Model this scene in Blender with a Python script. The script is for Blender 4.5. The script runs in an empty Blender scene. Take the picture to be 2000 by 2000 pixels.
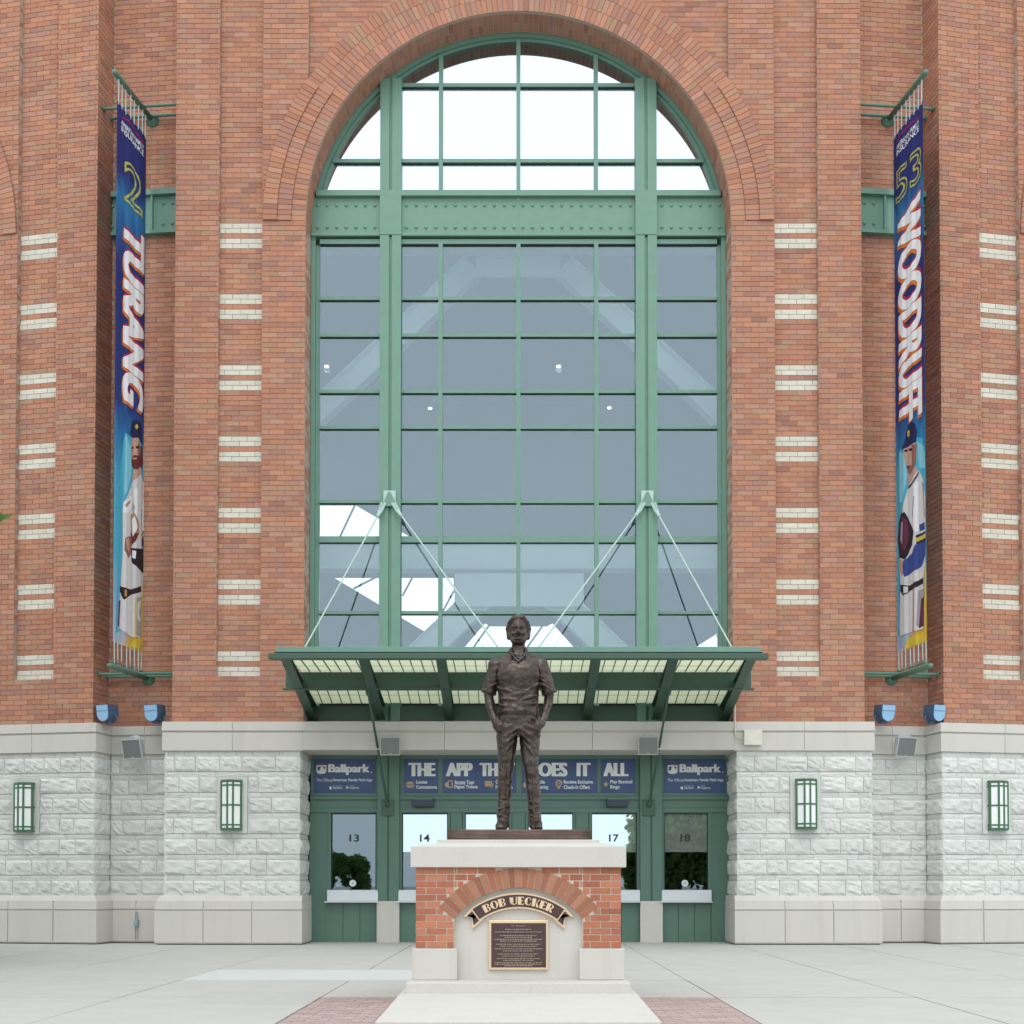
import bpy, bmesh, math, random
import numpy as np
from mathutils import Vector, Matrix

random.seed(7)
rng = np.random.default_rng(11)
scene = bpy.context.scene
C = scene.collection
R = math.radians

# ------------------------------------------------------------------ camera
F = 2400.0                 # focal length in photograph pixels (photo is 2000 px wide)
TP = 0.024                 # tangent of the small upward tilt
CX, HY = 1012.5, 1725.0    # vertical axis of the picture and the horizon row
PY = HY - F * TP
EZ, CY = 1.19, -24.0       # eye height, distance in front of the facade
PHI = math.atan(TP)
CP, SP = math.cos(PHI), math.sin(PHI)

def at(px, py, Y):
    """photo pixel -> point on the plane y = Y"""
    a = (px - CX) / F; b = (PY - py) / F
    t = (Y - CY) / (CP - b * SP)
    return Vector((a * t, Y, EZ + (SP + b * CP) * t))
def ax(px, Y, py=1200): return at(px, py, Y).x
def az(py, Y): return at(CX, py, Y).z

cam_d = bpy.data.cameras.new('camera')
cam = bpy.data.objects.new('camera', cam_d); C.objects.link(cam)
cam_d.sensor_width = 36; cam_d.lens = F * 36 / 2000
cam_d.shift_x = -(CX - 1000) / 2000; cam_d.shift_y = (PY - 1000) / 2000
cam_d.clip_start = 0.1; cam_d.clip_end = 2000
cam.location = (0, CY, EZ); cam.rotation_euler = (math.pi / 2 + PHI, 0, 0)
scene.camera = cam

# ------------------------------------------------------------------ sky (overcast), sun, exposure
SUN_EL, SUN_AZ = 58, 182       # azimuth the light comes from, clockwise from +Y
w = bpy.data.worlds.new('World'); scene.world = w; w.use_nodes = True
wn = w.node_tree.nodes; wl = w.node_tree.links
bg = wn['Background']
sky = wn.new('ShaderNodeTexSky'); sky.sky_type = 'NISHITA'; sky.sun_disc = False
sky.sun_elevation = R(SUN_EL); sky.sun_rotation = R(SUN_AZ); sky.dust_density = 3.0
hs = wn.new('ShaderNodeHueSaturation'); hs.inputs['Saturation'].default_value = 0.10
mx = wn.new('ShaderNodeMix'); mx.data_type = 'RGBA'
mx.inputs[0].default_value = 0.8
mx.inputs[7].default_value = (10.5, 11.5, 12.3, 1)      # even cloud layer
wl.new(sky.outputs[0], hs.inputs['Color']); wl.new(hs.outputs[0], mx.inputs[6])
wl.new(mx.outputs[2], bg.inputs['Color'])
bg.inputs['Strength'].default_value = 0.115
sd = bpy.data.lights.new('sun', 'SUN'); sd.energy = 0.6; sd.angle = R(25); sd.color = (1, .96, .9)
sun = bpy.data.objects.new('sun', sd); C.objects.link(sun)
sa = R(SUN_AZ)
sdir = Vector((math.sin(sa) * math.cos(R(SUN_EL)), math.cos(sa) * math.cos(R(SUN_EL)), math.sin(R(SUN_EL))))
sun.rotation_euler = sdir.to_track_quat('Z', 'Y').to_euler()
vs = scene.view_settings
vs.view_transform = 'Standard'; vs.look = 'None'; vs.gamma = 1.0; vs.exposure = 0.46
vs.use_curve_mapping = False

# ------------------------------------------------------------------ materials
MATS = {}
def new_mat(name):
    m = bpy.data.materials.new(name); m.use_nodes = True
    return m, m.node_tree.nodes, m.node_tree.links, m.node_tree.nodes['Principled BSDF']

def mat(name, col, rough=.6, metal=0.0, var=.12, scale=6.0, bump=.0, bscale=40.0, detail=6, src=None, stain=0.0, stscale=1.2, stcol=(.3, .27, .22), spec=.5, objvar=0.0, streak=False):
    """base colour broken by noise, optional stain, bump.  src: None | 'attr' | 'obj'"""
    if name in MATS: return MATS[name]
    m, n, l, b = new_mat(name)
    tc = n.new('ShaderNodeTexCoord')
    geo = n.new('ShaderNodeNewGeometry')
    pos = geo.outputs['Position']
    nz = n.new('ShaderNodeTexNoise'); nz.inputs['Scale'].default_value = scale; nz.inputs['Detail'].default_value = detail
    nz.inputs['Roughness'].default_value = .65
    l.new(pos, nz.inputs['Vector'])
    mr = n.new('ShaderNodeMapRange'); mr.inputs[1].default_value = .25; mr.inputs[2].default_value = .75
    mr.inputs[3].default_value = 1 - var; mr.inputs[4].default_value = 1 + var
    l.new(nz.outputs[0], mr.inputs[0])
    if src == 'attr':
        a = n.new('ShaderNodeAttribute'); a.attribute_name = 'bcol'; base = a.outputs['Color']
    elif src == 'obj':
        a = n.new('ShaderNodeObjectInfo'); base = a.outputs['Color']
    else:
        a = n.new('ShaderNodeRGB'); a.outputs[0].default_value = (*col, 1); base = a.outputs[0]
    mul = n.new('ShaderNodeVectorMath'); mul.operation = 'SCALE'
    l.new(base, mul.inputs[0]); l.new(mr.outputs[0], mul.inputs['Scale'])
    out = mul.outputs[0]
    if objvar:
        oi = n.new('ShaderNodeObjectInfo')
        mr2 = n.new('ShaderNodeMapRange'); mr2.inputs[3].default_value = 1 - objvar; mr2.inputs[4].default_value = 1 + objvar
        l.new(oi.outputs['Random'], mr2.inputs[0])
        m2 = n.new('ShaderNodeVectorMath'); m2.operation = 'SCALE'
        l.new(out, m2.inputs[0]); l.new(mr2.outputs[0], m2.inputs['Scale']); out = m2.outputs[0]
    if stain:
        n2 = n.new('ShaderNodeTexNoise'); n2.inputs['Scale'].default_value = stscale; n2.inputs['Detail'].default_value = 8
        n2.inputs['Roughness'].default_value = .7
        if streak:
            mp = n.new('ShaderNodeMapping'); mp.inputs['Scale'].default_value = (3.5, 3.5, .35)
            l.new(pos, mp.inputs[0]); l.new(mp.outputs[0], n2.inputs['Vector'])
        else: l.new(pos, n2.inputs['Vector'])
        r2 = n.new('ShaderNodeMapRange'); r2.inputs[1].default_value = .5; r2.inputs[2].default_value = .75
        r2.inputs[3].default_value = 0; r2.inputs[4].default_value = stain
        l.new(n2.outputs[0], r2.inputs[0])
        mm = n.new('ShaderNodeMix'); mm.data_type = 'RGBA'; mm.inputs[7].default_value = (*stcol, 1)
        l.new(r2.outputs[0], mm.inputs[0]); l.new(out, mm.inputs[6]); out = mm.outputs[2]
    l.new(out, b.inputs['Base Color'])
    b.inputs['Roughness'].default_value = rough; b.inputs['Metallic'].default_value = metal
    b.inputs['Specular IOR Level'].default_value = spec
    if bump:
        bn = n.new('ShaderNodeTexNoise'); bn.inputs['Scale'].default_value = bscale; bn.inputs['Detail'].default_value = 5
        l.new(pos, bn.inputs['Vector'])
        bp = n.new('ShaderNodeBump'); bp.inputs['Strength'].default_value = bump; bp.inputs['Distance'].default_value = .01
        l.new(bn.outputs[0], bp.inputs['Height']); l.new(bp.outputs[0], b.inputs['Normal'])
    MATS[name] = m
    return m

def glass(name, refl, tint=(.93, .955, .96), rough=.0, milk=0.):
    m, n, l, b = new_mat(name)
    n.remove(b)
    o = n['Material Output']
    tr = n.new('ShaderNodeBsdfTransparent'); tr.inputs[0].default_value = (*tint, 1)
    gl = n.new('ShaderNodeBsdfGlossy'); gl.inputs['Roughness'].default_value = rough
    gl.inputs['Color'].default_value = (.78, .92, 1, 1)
    lw = n.new('ShaderNodeFresnel'); lw.inputs[0].default_value = 1.45
    ad = n.new('ShaderNodeMath'); ad.operation = 'ADD'; ad.use_clamp = True; ad.inputs[1].default_value = refl
    l.new(lw.outputs[0], ad.inputs[0])
    mi = n.new('ShaderNodeMixShader')
    l.new(ad.outputs[0], mi.inputs[0]); l.new(tr.outputs[0], mi.inputs[1]); l.new(gl.outputs[0], mi.inputs[2])
    if milk:           # milky reflective film
        df = n.new('ShaderNodeBsdfDiffuse'); df.inputs[0].default_value = (.66, .72, .69, 1)
        m2 = n.new('ShaderNodeMixShader'); m2.inputs[0].default_value = milk
        l.new(mi.outputs[0], m2.inputs[1]); l.new(df.outputs[0], m2.inputs[2]); l.new(m2.outputs[0], o.inputs[0])
    else: l.new(mi.outputs[0], o.inputs[0])
    MATS[name] = m
    return m

def translucent(name, col, fac=.55):
    m, n, l, b = new_mat(name); n.remove(b); o = n['Material Output']
    d = n.new('ShaderNodeBsdfDiffuse'); d.inputs[0].default_value = (*col, 1)
    t = n.new('ShaderNodeBsdfTranslucent'); t.inputs[0].default_value = (*col, 1)
    mi = n.new('ShaderNodeMixShader'); mi.inputs[0].default_value = fac
    l.new(d.outputs[0], mi.inputs[1]); l.new(t.outputs[0], mi.inputs[2]); l.new(mi.outputs[0], o.inputs[0])
    MATS[name] = m; return m

BRK = dict(rough=.85, var=.10, scale=22, bump=.35, bscale=90, spec=.25, stain=.10, stscale=.5, stcol=(.42, .3, .24))
M_brickA = mat('brick_joined', (0, 0, 0), src='attr', **BRK)
M_brickO = mat('brick_single', (0, 0, 0), src='obj', **BRK)
M_mortar = mat('mortar', (.42, .33, .27), .9, var=.12, scale=30, bump=.3)
M_stone = mat('rock_faced_limestone', (.595, .597, .57), .85, var=.09, scale=4, bump=.4, bscale=34, objvar=.06, stain=.32, stscale=2.2, stcol=(.36, .37, .36), spec=.3)
M_stonecore = mat('stone_mortar', (.36, .36, .33), .9, var=.15, scale=9, bump=.5, bscale=60)
M_cast = mat('cast_limestone', (.545, .52, .475), .85, var=.07, scale=60, bump=.15, bscale=160, stain=.22, stscale=.9, stcol=(.33, .30, .24), spec=.3, streak=True)
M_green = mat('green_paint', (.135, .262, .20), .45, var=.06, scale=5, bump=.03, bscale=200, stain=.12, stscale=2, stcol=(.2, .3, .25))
M_greent = mat('green_paint_front_shaded', (.082, .165, .125), .45, var=.06, scale=5, stain=.12, stscale=2, stcol=(.12, .2, .16))  # same green on the ticket front, with the canopy's shade put into the colour
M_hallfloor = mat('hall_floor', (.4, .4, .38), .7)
M_greend = mat('green_paint_canopy_shaded', (.04, .092, .064), .45, var=.07, scale=5)  # frame green darkened: underside shade painted into the canopy steel
M_gasket = mat('black_gasket', (.012, .014, .013), .6)
M_conc = mat('plaza_concrete', (.455, .442, .41), .9, var=.06, scale=2.2, bump=.12, bscale=120, stain=.4, stscale=.45, stcol=(.37, .355, .32), spec=.25)
M_concnew = mat('new_concrete', (.53, .525, .51), .9, var=.04, scale=3, bump=.1, bscale=120)
M_joint = mat('dark_joint', (.16, .155, .14), .95)
M_glass = glass('hall_glass', .10, (.83, .87, .88))
M_glassdark = glass('ticket_glass', .13, (.55, .6, .62))
M_glassfilm = glass('mirror_film_glass', .72, (.4, .45, .43), milk=.22)
M_inside = mat('interior_dark', (.06, .07, .08), .9)
M_insteel = mat('interior_steel', (.86, .94, .90), .5, var=.05, scale=3)
M_inwhite = mat('interior_white', (.8, .8, .8), .7)
M_alu = mat('aluminium_shelf', (.62, .65, .68), .35, metal=.3, var=.05)
M_white = mat('white_print', (.72, .76, .72), .6)
M_black = mat('black_print', (.02, .02, .02), .5)
M_bluesign = mat('blue_sign', (.034, .07, .175), .45, var=.12, scale=3)
M_gold = mat('sign_tan', (.52, .33, .15), .6)
M_bluebox = mat('dark_blue_box', (.02, .035, .06), .4)
M_bronze = mat('bronze', (.066, .048, .039), .32, metal=.7, var=.45, scale=9, bump=.5, bscale=45, stain=.5, stscale=5, stcol=(.115, .11, .108))
M_bronzeb = mat('bronze_base', (.12, .08, .065), .45, metal=.55, var=.3, scale=6, bump=.35, bscale=60)
M_brass = mat('polished_brass', (.75, .56, .36), .38, metal=.55, var=.1)
M_plaq = mat('plaque_brown', (.075, .045, .042), .5, metal=.4, var=.15, scale=12)
M_ptext = mat('plaque_text', (.36, .29, .22), .5, metal=.4)
M_spk = mat('speaker_grey', (.42, .45, .44), .5, var=.05)
M_grille = mat('speaker_grille', (.16, .175, .17), .7, var=.25, scale=160)
M_lens = mat('flood_lens', (.26, .45, .66), .25, var=.06)
M_flood = mat('flood_housing', (.055, .10, .17), .4, var=.1)
M_diff = mat('lantern_glass', (.80, .82, .80), .35, var=.03)
M_lgreen = mat('lantern_green', (.05, .13, .07), .45, var=.1)
M_pipe = mat('banner_pipe', (.085, .19, .14), .4, var=.08)
M_rod = mat('tie_rod', (.42, .55, .50), .4, var=.05)
M_paver = mat('pink_paver', (.32, .21, .19), .9, src='attr', var=.1, scale=30, bump=.3, bscale=120)
M_panel = translucent('canopy_panel', (.88, .90, .76), .72)
M_leaf = translucent('leaf', (.14, .24, .07), .5)
M_bark = mat('bark', (.10, .075, .055), .9, bump=.6, bscale=25)
M_cyanp = mat('grey_box_paint', (.25, .33, .4), .5)

# ------------------------------------------------------------------ object helpers
def put(name, me, m=None, parent=None, loc=None, rot=None):
    o = bpy.data.objects.new(name, me); C.objects.link(o)
    if m is not None and me is not None and not me.materials: me.materials.append(m)
    if parent is not None: o.parent = parent
    if loc is not None: o.location = loc
    if rot is not None: o.rotation_euler = rot
    return o
def tag(o, label=None, cat=None, group=None, kind=None):
    if label: o['label'] = label
    if cat: o['category'] = cat
    if group: o['group'] = group
    if kind: o['kind'] = kind
    return o
def thing(name, label, cat, group=None, loc=(0, 0, 0)):
    o = bpy.data.objects.new(name, None); C.objects.link(o); o.location = loc; o.empty_display_size = .2
    return tag(o, label, cat, group)
def sub(name, parent):
    o = bpy.data.objects.new(name, None); C.objects.link(o); o.parent = parent; o.empty_display_size = .1
    return o

class MB:
    def __init__(s): s.v = []; s.f = []; s.c = []
    def poly(s, pts, col=None):
        i = len(s.v); s.v += [tuple(p) for p in pts]; s.f.append(tuple(range(i, i + len(pts)))); s.c.append(col)
    def box(s, x0, x1, y0, y1, z0, z1, col=None):
        i = len(s.v)
        s.v += [(x, y, z) for x in (x0, x1) for y in (y0, y1) for z in (z0, z1)]
        for f in ((0, 1, 3, 2), (4, 6, 7, 5), (0, 4, 5, 1), (2, 3, 7, 6), (0, 2, 6, 4), (1, 5, 7, 3)):
            s.f.append(tuple(i + k for k in f)); s.c.append(col)
        return s
    def hexa(s, p, col=None):
        """8 points: bottom 4 (loop) then top 4 (loop)"""
        i = len(s.v); s.v += [tuple(q) for q in p]
        for f in ((3, 2, 1, 0), (4, 5, 6, 7), (0, 1, 5, 4), (1, 2, 6, 5), (2, 3, 7, 6), (3, 0, 4, 7)):
            s.f.append(tuple(i + k for k in f)); s.c.append(col)
        return s
    def bar(s, a, b, wx, wz, up=(0, 0, 1), col=None):
        a, b = Vector(a), Vector(b); d = (b - a).normalized(); up = Vector(up)
        x = d.cross(up)
        if x.length < 1e-4: x = d.cross(Vector((0, 1, 0)))
        x.normalize(); z = x.cross(d).normalized()
        q = [x * wx / 2 * i + z * wz / 2 * j for i, j in ((-1, -1), (1, -1), (1, 1), (-1, 1))]
        return s.hexa([a + t for t in q] + [b + t for t in q], col)
    def tube(s, pts, r, n=10, cap=True, col=None):
        pts = [Vector(p) for p in pts]; i0 = len(s.v)
        rr = r if isinstance(r, (list, tuple)) else [r] * len(pts)
        ref = None
        for k, p in enumerate(pts):
            d = (pts[min(k + 1, len(pts) - 1)] - pts[max(k - 1, 0)]).normalized()
            if ref is None: ref = Vector((0, 0, 1)) if abs(d.z) < .9 else Vector((0, 1, 0))
            x = d.cross(ref).normalized(); y = x.cross(d).normalized(); ref = y
            for q in range(n):
                t = 2 * math.pi * q / n
                s.v.append(tuple(p + (x * math.cos(t) + y * math.sin(t)) * rr[k]))
        for k in range(len(pts) - 1):
            for q in range(n):
                a = i0 + k * n + q; b = i0 + k * n + (q + 1) % n
                s.f.append((a, b, b + n, a + n)); s.c.append(col)
        if cap:
            s.f.append(tuple(i0 + q for q in range(n))); s.c.append(col)
            e = i0 + (len(pts) - 1) * n
            s.f.append(tuple(e + q for q in reversed(range(n)))); s.c.append(col)
        return s
    def extr(s, poly, fn, d0, d1, col=None):
        """2-D polygon (concave allowed) through fn(a,b,d) -> 3-D, from depth d0 to d1"""
        n = len(poly); i = len(s.v)
        s.v += [tuple(fn(a, b, d0)) for a, b in poly] + [tuple(fn(a, b, d1)) for a, b in poly]
        s.f.append(tuple(range(i, i + n))); s.f.append(tuple(i + n + k for k in reversed(range(n))))
        s.c += [col, col]
        for k in range(n):
            s.f.append((i + k, i + n + k, i + n + (k + 1) % n, i + (k + 1) % n)); s.c.append(col)
        return s
    def mesh(s, name, smooth=False, fix=True):
        me = bpy.data.meshes.new(name); me.from_pydata(s.v, [], s.f)
        if any(c is not None for c in s.c):
            at_ = me.attributes.new('bcol', 'FLOAT_COLOR', 'FACE')
            arr = np.ones((len(s.f), 4), np.float32)
            for k, c in enumerate(s.c):
                if c is not None: arr[k, :3] = c[:3]
            at_.data.foreach_set('color', arr.ravel())
        if fix:
            bm = bmesh.new(); bm.from_mesh(me); bmesh.ops.recalc_face_normals(bm, faces=bm.faces); bm.to_mesh(me); bm.free()
        if smooth: me.polygons.foreach_set('use_smooth', np.ones(len(me.polygons), bool))
        me.update()
        return me
    def build(s, name, m, parent=None, smooth=False, bevel=0, fix=True):
        me = s.mesh(name, smooth, fix)
        if bevel:
            bm = bmesh.new(); bm.from_mesh(me)
            bmesh.ops.remove_doubles(bm, verts=bm.verts, dist=1e-5)
            bmesh.ops.bevel(bm, geom=[e for e in bm.edges if len(e.link_faces) == 2 and e.calc_face_angle(0) > .5], offset=bevel, segments=2, profile=.5, affect='EDGES')
            bm.to_mesh(me); bm.free()
        return put(name, me, m, parent)

def boxo(name, x0, x1, y0, y1, z0, z1, m, parent, bevel=0):
    return MB().box(x0, x1, y0, y1, z0, z1).build(name, m, parent, bevel=bevel)

def text_me(body, shear=0., offset=0., outline=0., space=1.):
    cu = bpy.data.curves.new('t', 'FONT'); cu.body = body; cu.size = 1; cu.shear = shear
    cu.space_character = space; cu.resolution_u = 4
    if outline:
        cu.fill_mode = 'NONE'; cu.bevel_depth = outline; cu.bevel_resolution = 1; cu.offset = offset
    else:
        cu.offset = offset
    o = bpy.data.objects.new('t', cu)
    me = bpy.data.meshes.new_from_object(o)
    bpy.data.objects.remove(o); bpy.data.curves.remove(cu)
    me.materials.clear()
    return me
def text_fit(name, body, x0, x1, z0, z1, Y, m, parent, fat=0., **kw):
    """text filling the box x0..x1, z0..z1 in the plane y = Y, facing -y"""
    me = text_me(body, **kw)
    n = len(me.vertices); co = np.empty(n * 3, np.float32); me.vertices.foreach_get('co', co); co = co.reshape(-1, 3)
    lo, hi = co.min(0), co.max(0)
    x = x0 + (co[:, 0] - lo[0]) / max(hi[0] - lo[0], 1e-6) * (x1 - x0)
    z = z0 + (co[:, 1] - lo[1]) / max(hi[1] - lo[1], 1e-6) * (z1 - z0)
    if fat:            # heavier strokes: three prints of the glyphs a hair apart
        fs = [tuple(p.vertices) for p in me.polygons]; V_, F_ = [], []
        kx = 1 - 2 * fat / (x1 - x0); xc = (x0 + x1) / 2
        for k, dx in enumerate((-fat, -fat / 2, 0, fat / 2, fat)):
            F_ += [tuple(i + n * k for i in f) for f in fs]
            V_ += [(xc + (a_ - xc) * kx + dx, Y - .0007 * k, c_) for a_, c_ in zip(x.tolist(), z.tolist())]
        me = bpy.data.meshes.new(name); me.from_pydata(V_, [], F_); me.update()
        return put(name, me, m, parent)
    out = np.stack([x, np.full(n, Y, np.float32), z], 1).astype(np.float32)
    me.vertices.foreach_set('co', out.ravel()); me.update(); me.name = name
    return put(name, me, m, parent)
def text_px(name, body, px0, px1, py0, py1, Y, m, parent, **kw):
    return text_fit(name, body, ax(px0, Y, py0), ax(px1, Y, py0), az(py1, Y), az(py0, Y), Y, m, parent, **kw)
# ================================================================== GROUND
gnd = MB(); gnd.poly([(-400, -400, -.03), (400, -400, -.03), (400, 400, -.03), (-400, 400, -.03)])
gnd = tag(gnd.build('ground', M_joint), kind='structure')
plaza = bpy.data.objects.new('plaza', None); C.objects.link(plaza); tag(plaza, kind='structure')
xs = [-24.9, -20.75, -16.6, -12.45, -10.38, -8.3, -6.22, -4.15, -2.06, 0, 2.06, 4.15, 6.22, 8.3, 10.38, 12.45, 16.6, 20.75, 24.9]
ys = [3.0, -3.6, -7.1, -8.95, -11.15, -15.3, -19.5, -23.6, -27.8, -36, -48]
g = .007
for j in range(len(ys) - 1):
    for i in range(len(xs) - 1):
        x0, x1, y1, y0 = xs[i], xs[i + 1], ys[j], ys[j + 1]
        if j == 2 and xs[i] in (-4.15, -2.06): continue
        if -2.2 < (x0 + x1) / 2 < 2.2 and j >= 4: continue
        dz = random.uniform(-.002, .002)
        MB().box(x0 + g, x1 - g, y0 + g, y1 - g, -.05, dz).build('concrete_slab', M_conc, plaza)
MB().box(-4.15 + g, -g, ys[3] + g, ys[2] - g, -.05, .003).build('pale_concrete_slab', M_concnew, plaza)
far = MB()
for (x0, x1, y0, y1) in ((-400, -24.92, -400, 3), (24.92, 400, -400, 3), (-24.9, 24.9, -400, -48.02)):
    far.box(x0, x1, y0, y1, -.06, -.004)
far.build('outer_pavement', M_conc, plaza)
# brick walk leading to the pedestal
walk = MB(); pal = [(.40, .29, .265), (.37, .265, .245), (.43, .32, .29), (.38, .285, .265)]
L, W = .2, .1
yy = -11.16; r = 0
while yy > -48:
    xx = -2.05 + (0 if r % 2 else -L / 2)
    step = L if yy > -18 else 1.0
    while xx < 2.05:
        a, b = max(xx + .003, -2.05), min(xx + step - .003, 2.05)
        if b - a > .03:
            walk.box(a, b, yy - W + .003, yy - .003, -.05, random.uniform(-.003, .002), random.choice(pal))
        xx += step
    yy -= W; r += 1
    if yy < -18: yy -= 0
tag(walk.build('brick_walk_pavers', M_paver, fix=False), kind='structure')

# ================================================================== STADIUM FACADE
bld = thing('stadium_entrance', 'red brick ballpark entrance with tall arched window, stone base and ticket windows', 'building')
CH, BL = .1016, .3048
ZB = az(1409, -.15)                       # top of cornice = first brick course
def cz(c): return ZB + c * CH
TOPC = 160
ZC = cz(round((az(431, 0) - ZB) / CH))    # springing line of the arch
RI = 4.21; RT = .28; RO = RI + 3 * RT
XA, XB_, XC_, XD_ = 4.21, 5.066, 5.926, 6.784
TH = R(10.7)

class Fr:
    def __init__(s, o, u, n): s.o = Vector((o[0], o[1], 0)); s.u = Vector((u[0], u[1], 0)).normalized(); s.n = Vector((n[0], n[1], 0)).normalized()
    def p(s, u, z, d=0.): return s.o + s.u * u + s.n * (-d) + Vector((0, 0, z))   # d > 0 : into the wall
    def mir(s): return Fr((-s.o.x, s.o.y), (-s.u.x, s.u.y), (-s.n.x, s.n.y))

def uz(fr, px, py, d=0.):
    """photo pixel -> (u, z) on a wall frame"""
    q = at(px, py, 0); c0 = Vector((0, CY, EZ)); dr = q - c0
    t = (fr.o - fr.n * d - Vector((0, CY, 0))).dot(fr.n) / dr.dot(fr.n)
    p = c0 + dr * t
    return (p - fr.o).dot(fr.u), p.z
PAL = [((.435, .204, .126), .30), ((.400, .180, .116), .22), ((.370, .188, .140), .19), ((.390, .222, .142), .13), ((.425, .220, .155), .12), ((.330, .158, .114), .04)]
def bcol(kind):
    if kind == 'pale':
        k = random.uniform(.92, 1.06); return (.60 * k, .565 * k, .475 * k)
    t = random.random()
    for c, wgt in PAL:
        t -= wgt
        if t <= 0: break
    k = random.uniform(.91, 1.09)
    return tuple(x * k for x in c)

BRICKS = []       # (frame, u centre, width, course, depth of face, colour, kind)
def patch(fr, u0, u1, c0, c1, d=0., phase=0., pale=None, clip=None):
    for c in range(c0, c1):
        off = phase + (BL / 2 if c % 2 else 0)
        u = u0 - ((u0 - off) % BL)
        kind = 'pale' if pale and pale(c) else 'red'
        rngs = [(u0, u1)] if clip is None else clip(c, u0, u1)
        for (lo, hi) in rngs:
            uu = lo - ((lo - off) % BL)
            while uu < hi - 1e-6:
                a, b = max(uu, lo), min(uu + BL, hi)
                uu += BL
                if b - a < .035: continue
                BRICKS.append((fr, (a + b) / 2, b - a - .010, c, d + random.uniform(-.0015, .0015), bcol(kind), kind))

def pale_rows(c):
    return c >= 9 and ((c - 9) % 14) in (0, 1, 3, 4) and c < 9 + 14 * 6 + 5

core = MB()       # mortar bed / wall body
def arc(R0, a0, a1, n, cx=0.): return [(cx + R0 * math.cos(a0 + (a1 - a0) * k / n), ZC + R0 * math.sin(a0 + (a1 - a0) * k / n)) for k in range(n + 1)]
ZT = cz(TOPC)
MR = .014         # mortar recess
ff = lambda fr: (lambda a, b, d: fr.p(a, b, d))
frC = Fr((0, 0), (1, 0), (0, -1))
SPX = 4.17; hs_ = math.sqrt(RO ** 2 - SPX ** 2)
# body behind the panels, pierced by the arch
core.extr([(-XD_, ZB - .3), (-XA, ZB - .3), ] + [(-XA, ZC)] + arc(RI, math.pi, 0, 64)[1:] + [(XA, ZB - .3), (XD_, ZB - .3), (XD_, ZT), (-XD_, ZT)], ff(frC), .1 + MR, 1.3)
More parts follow.
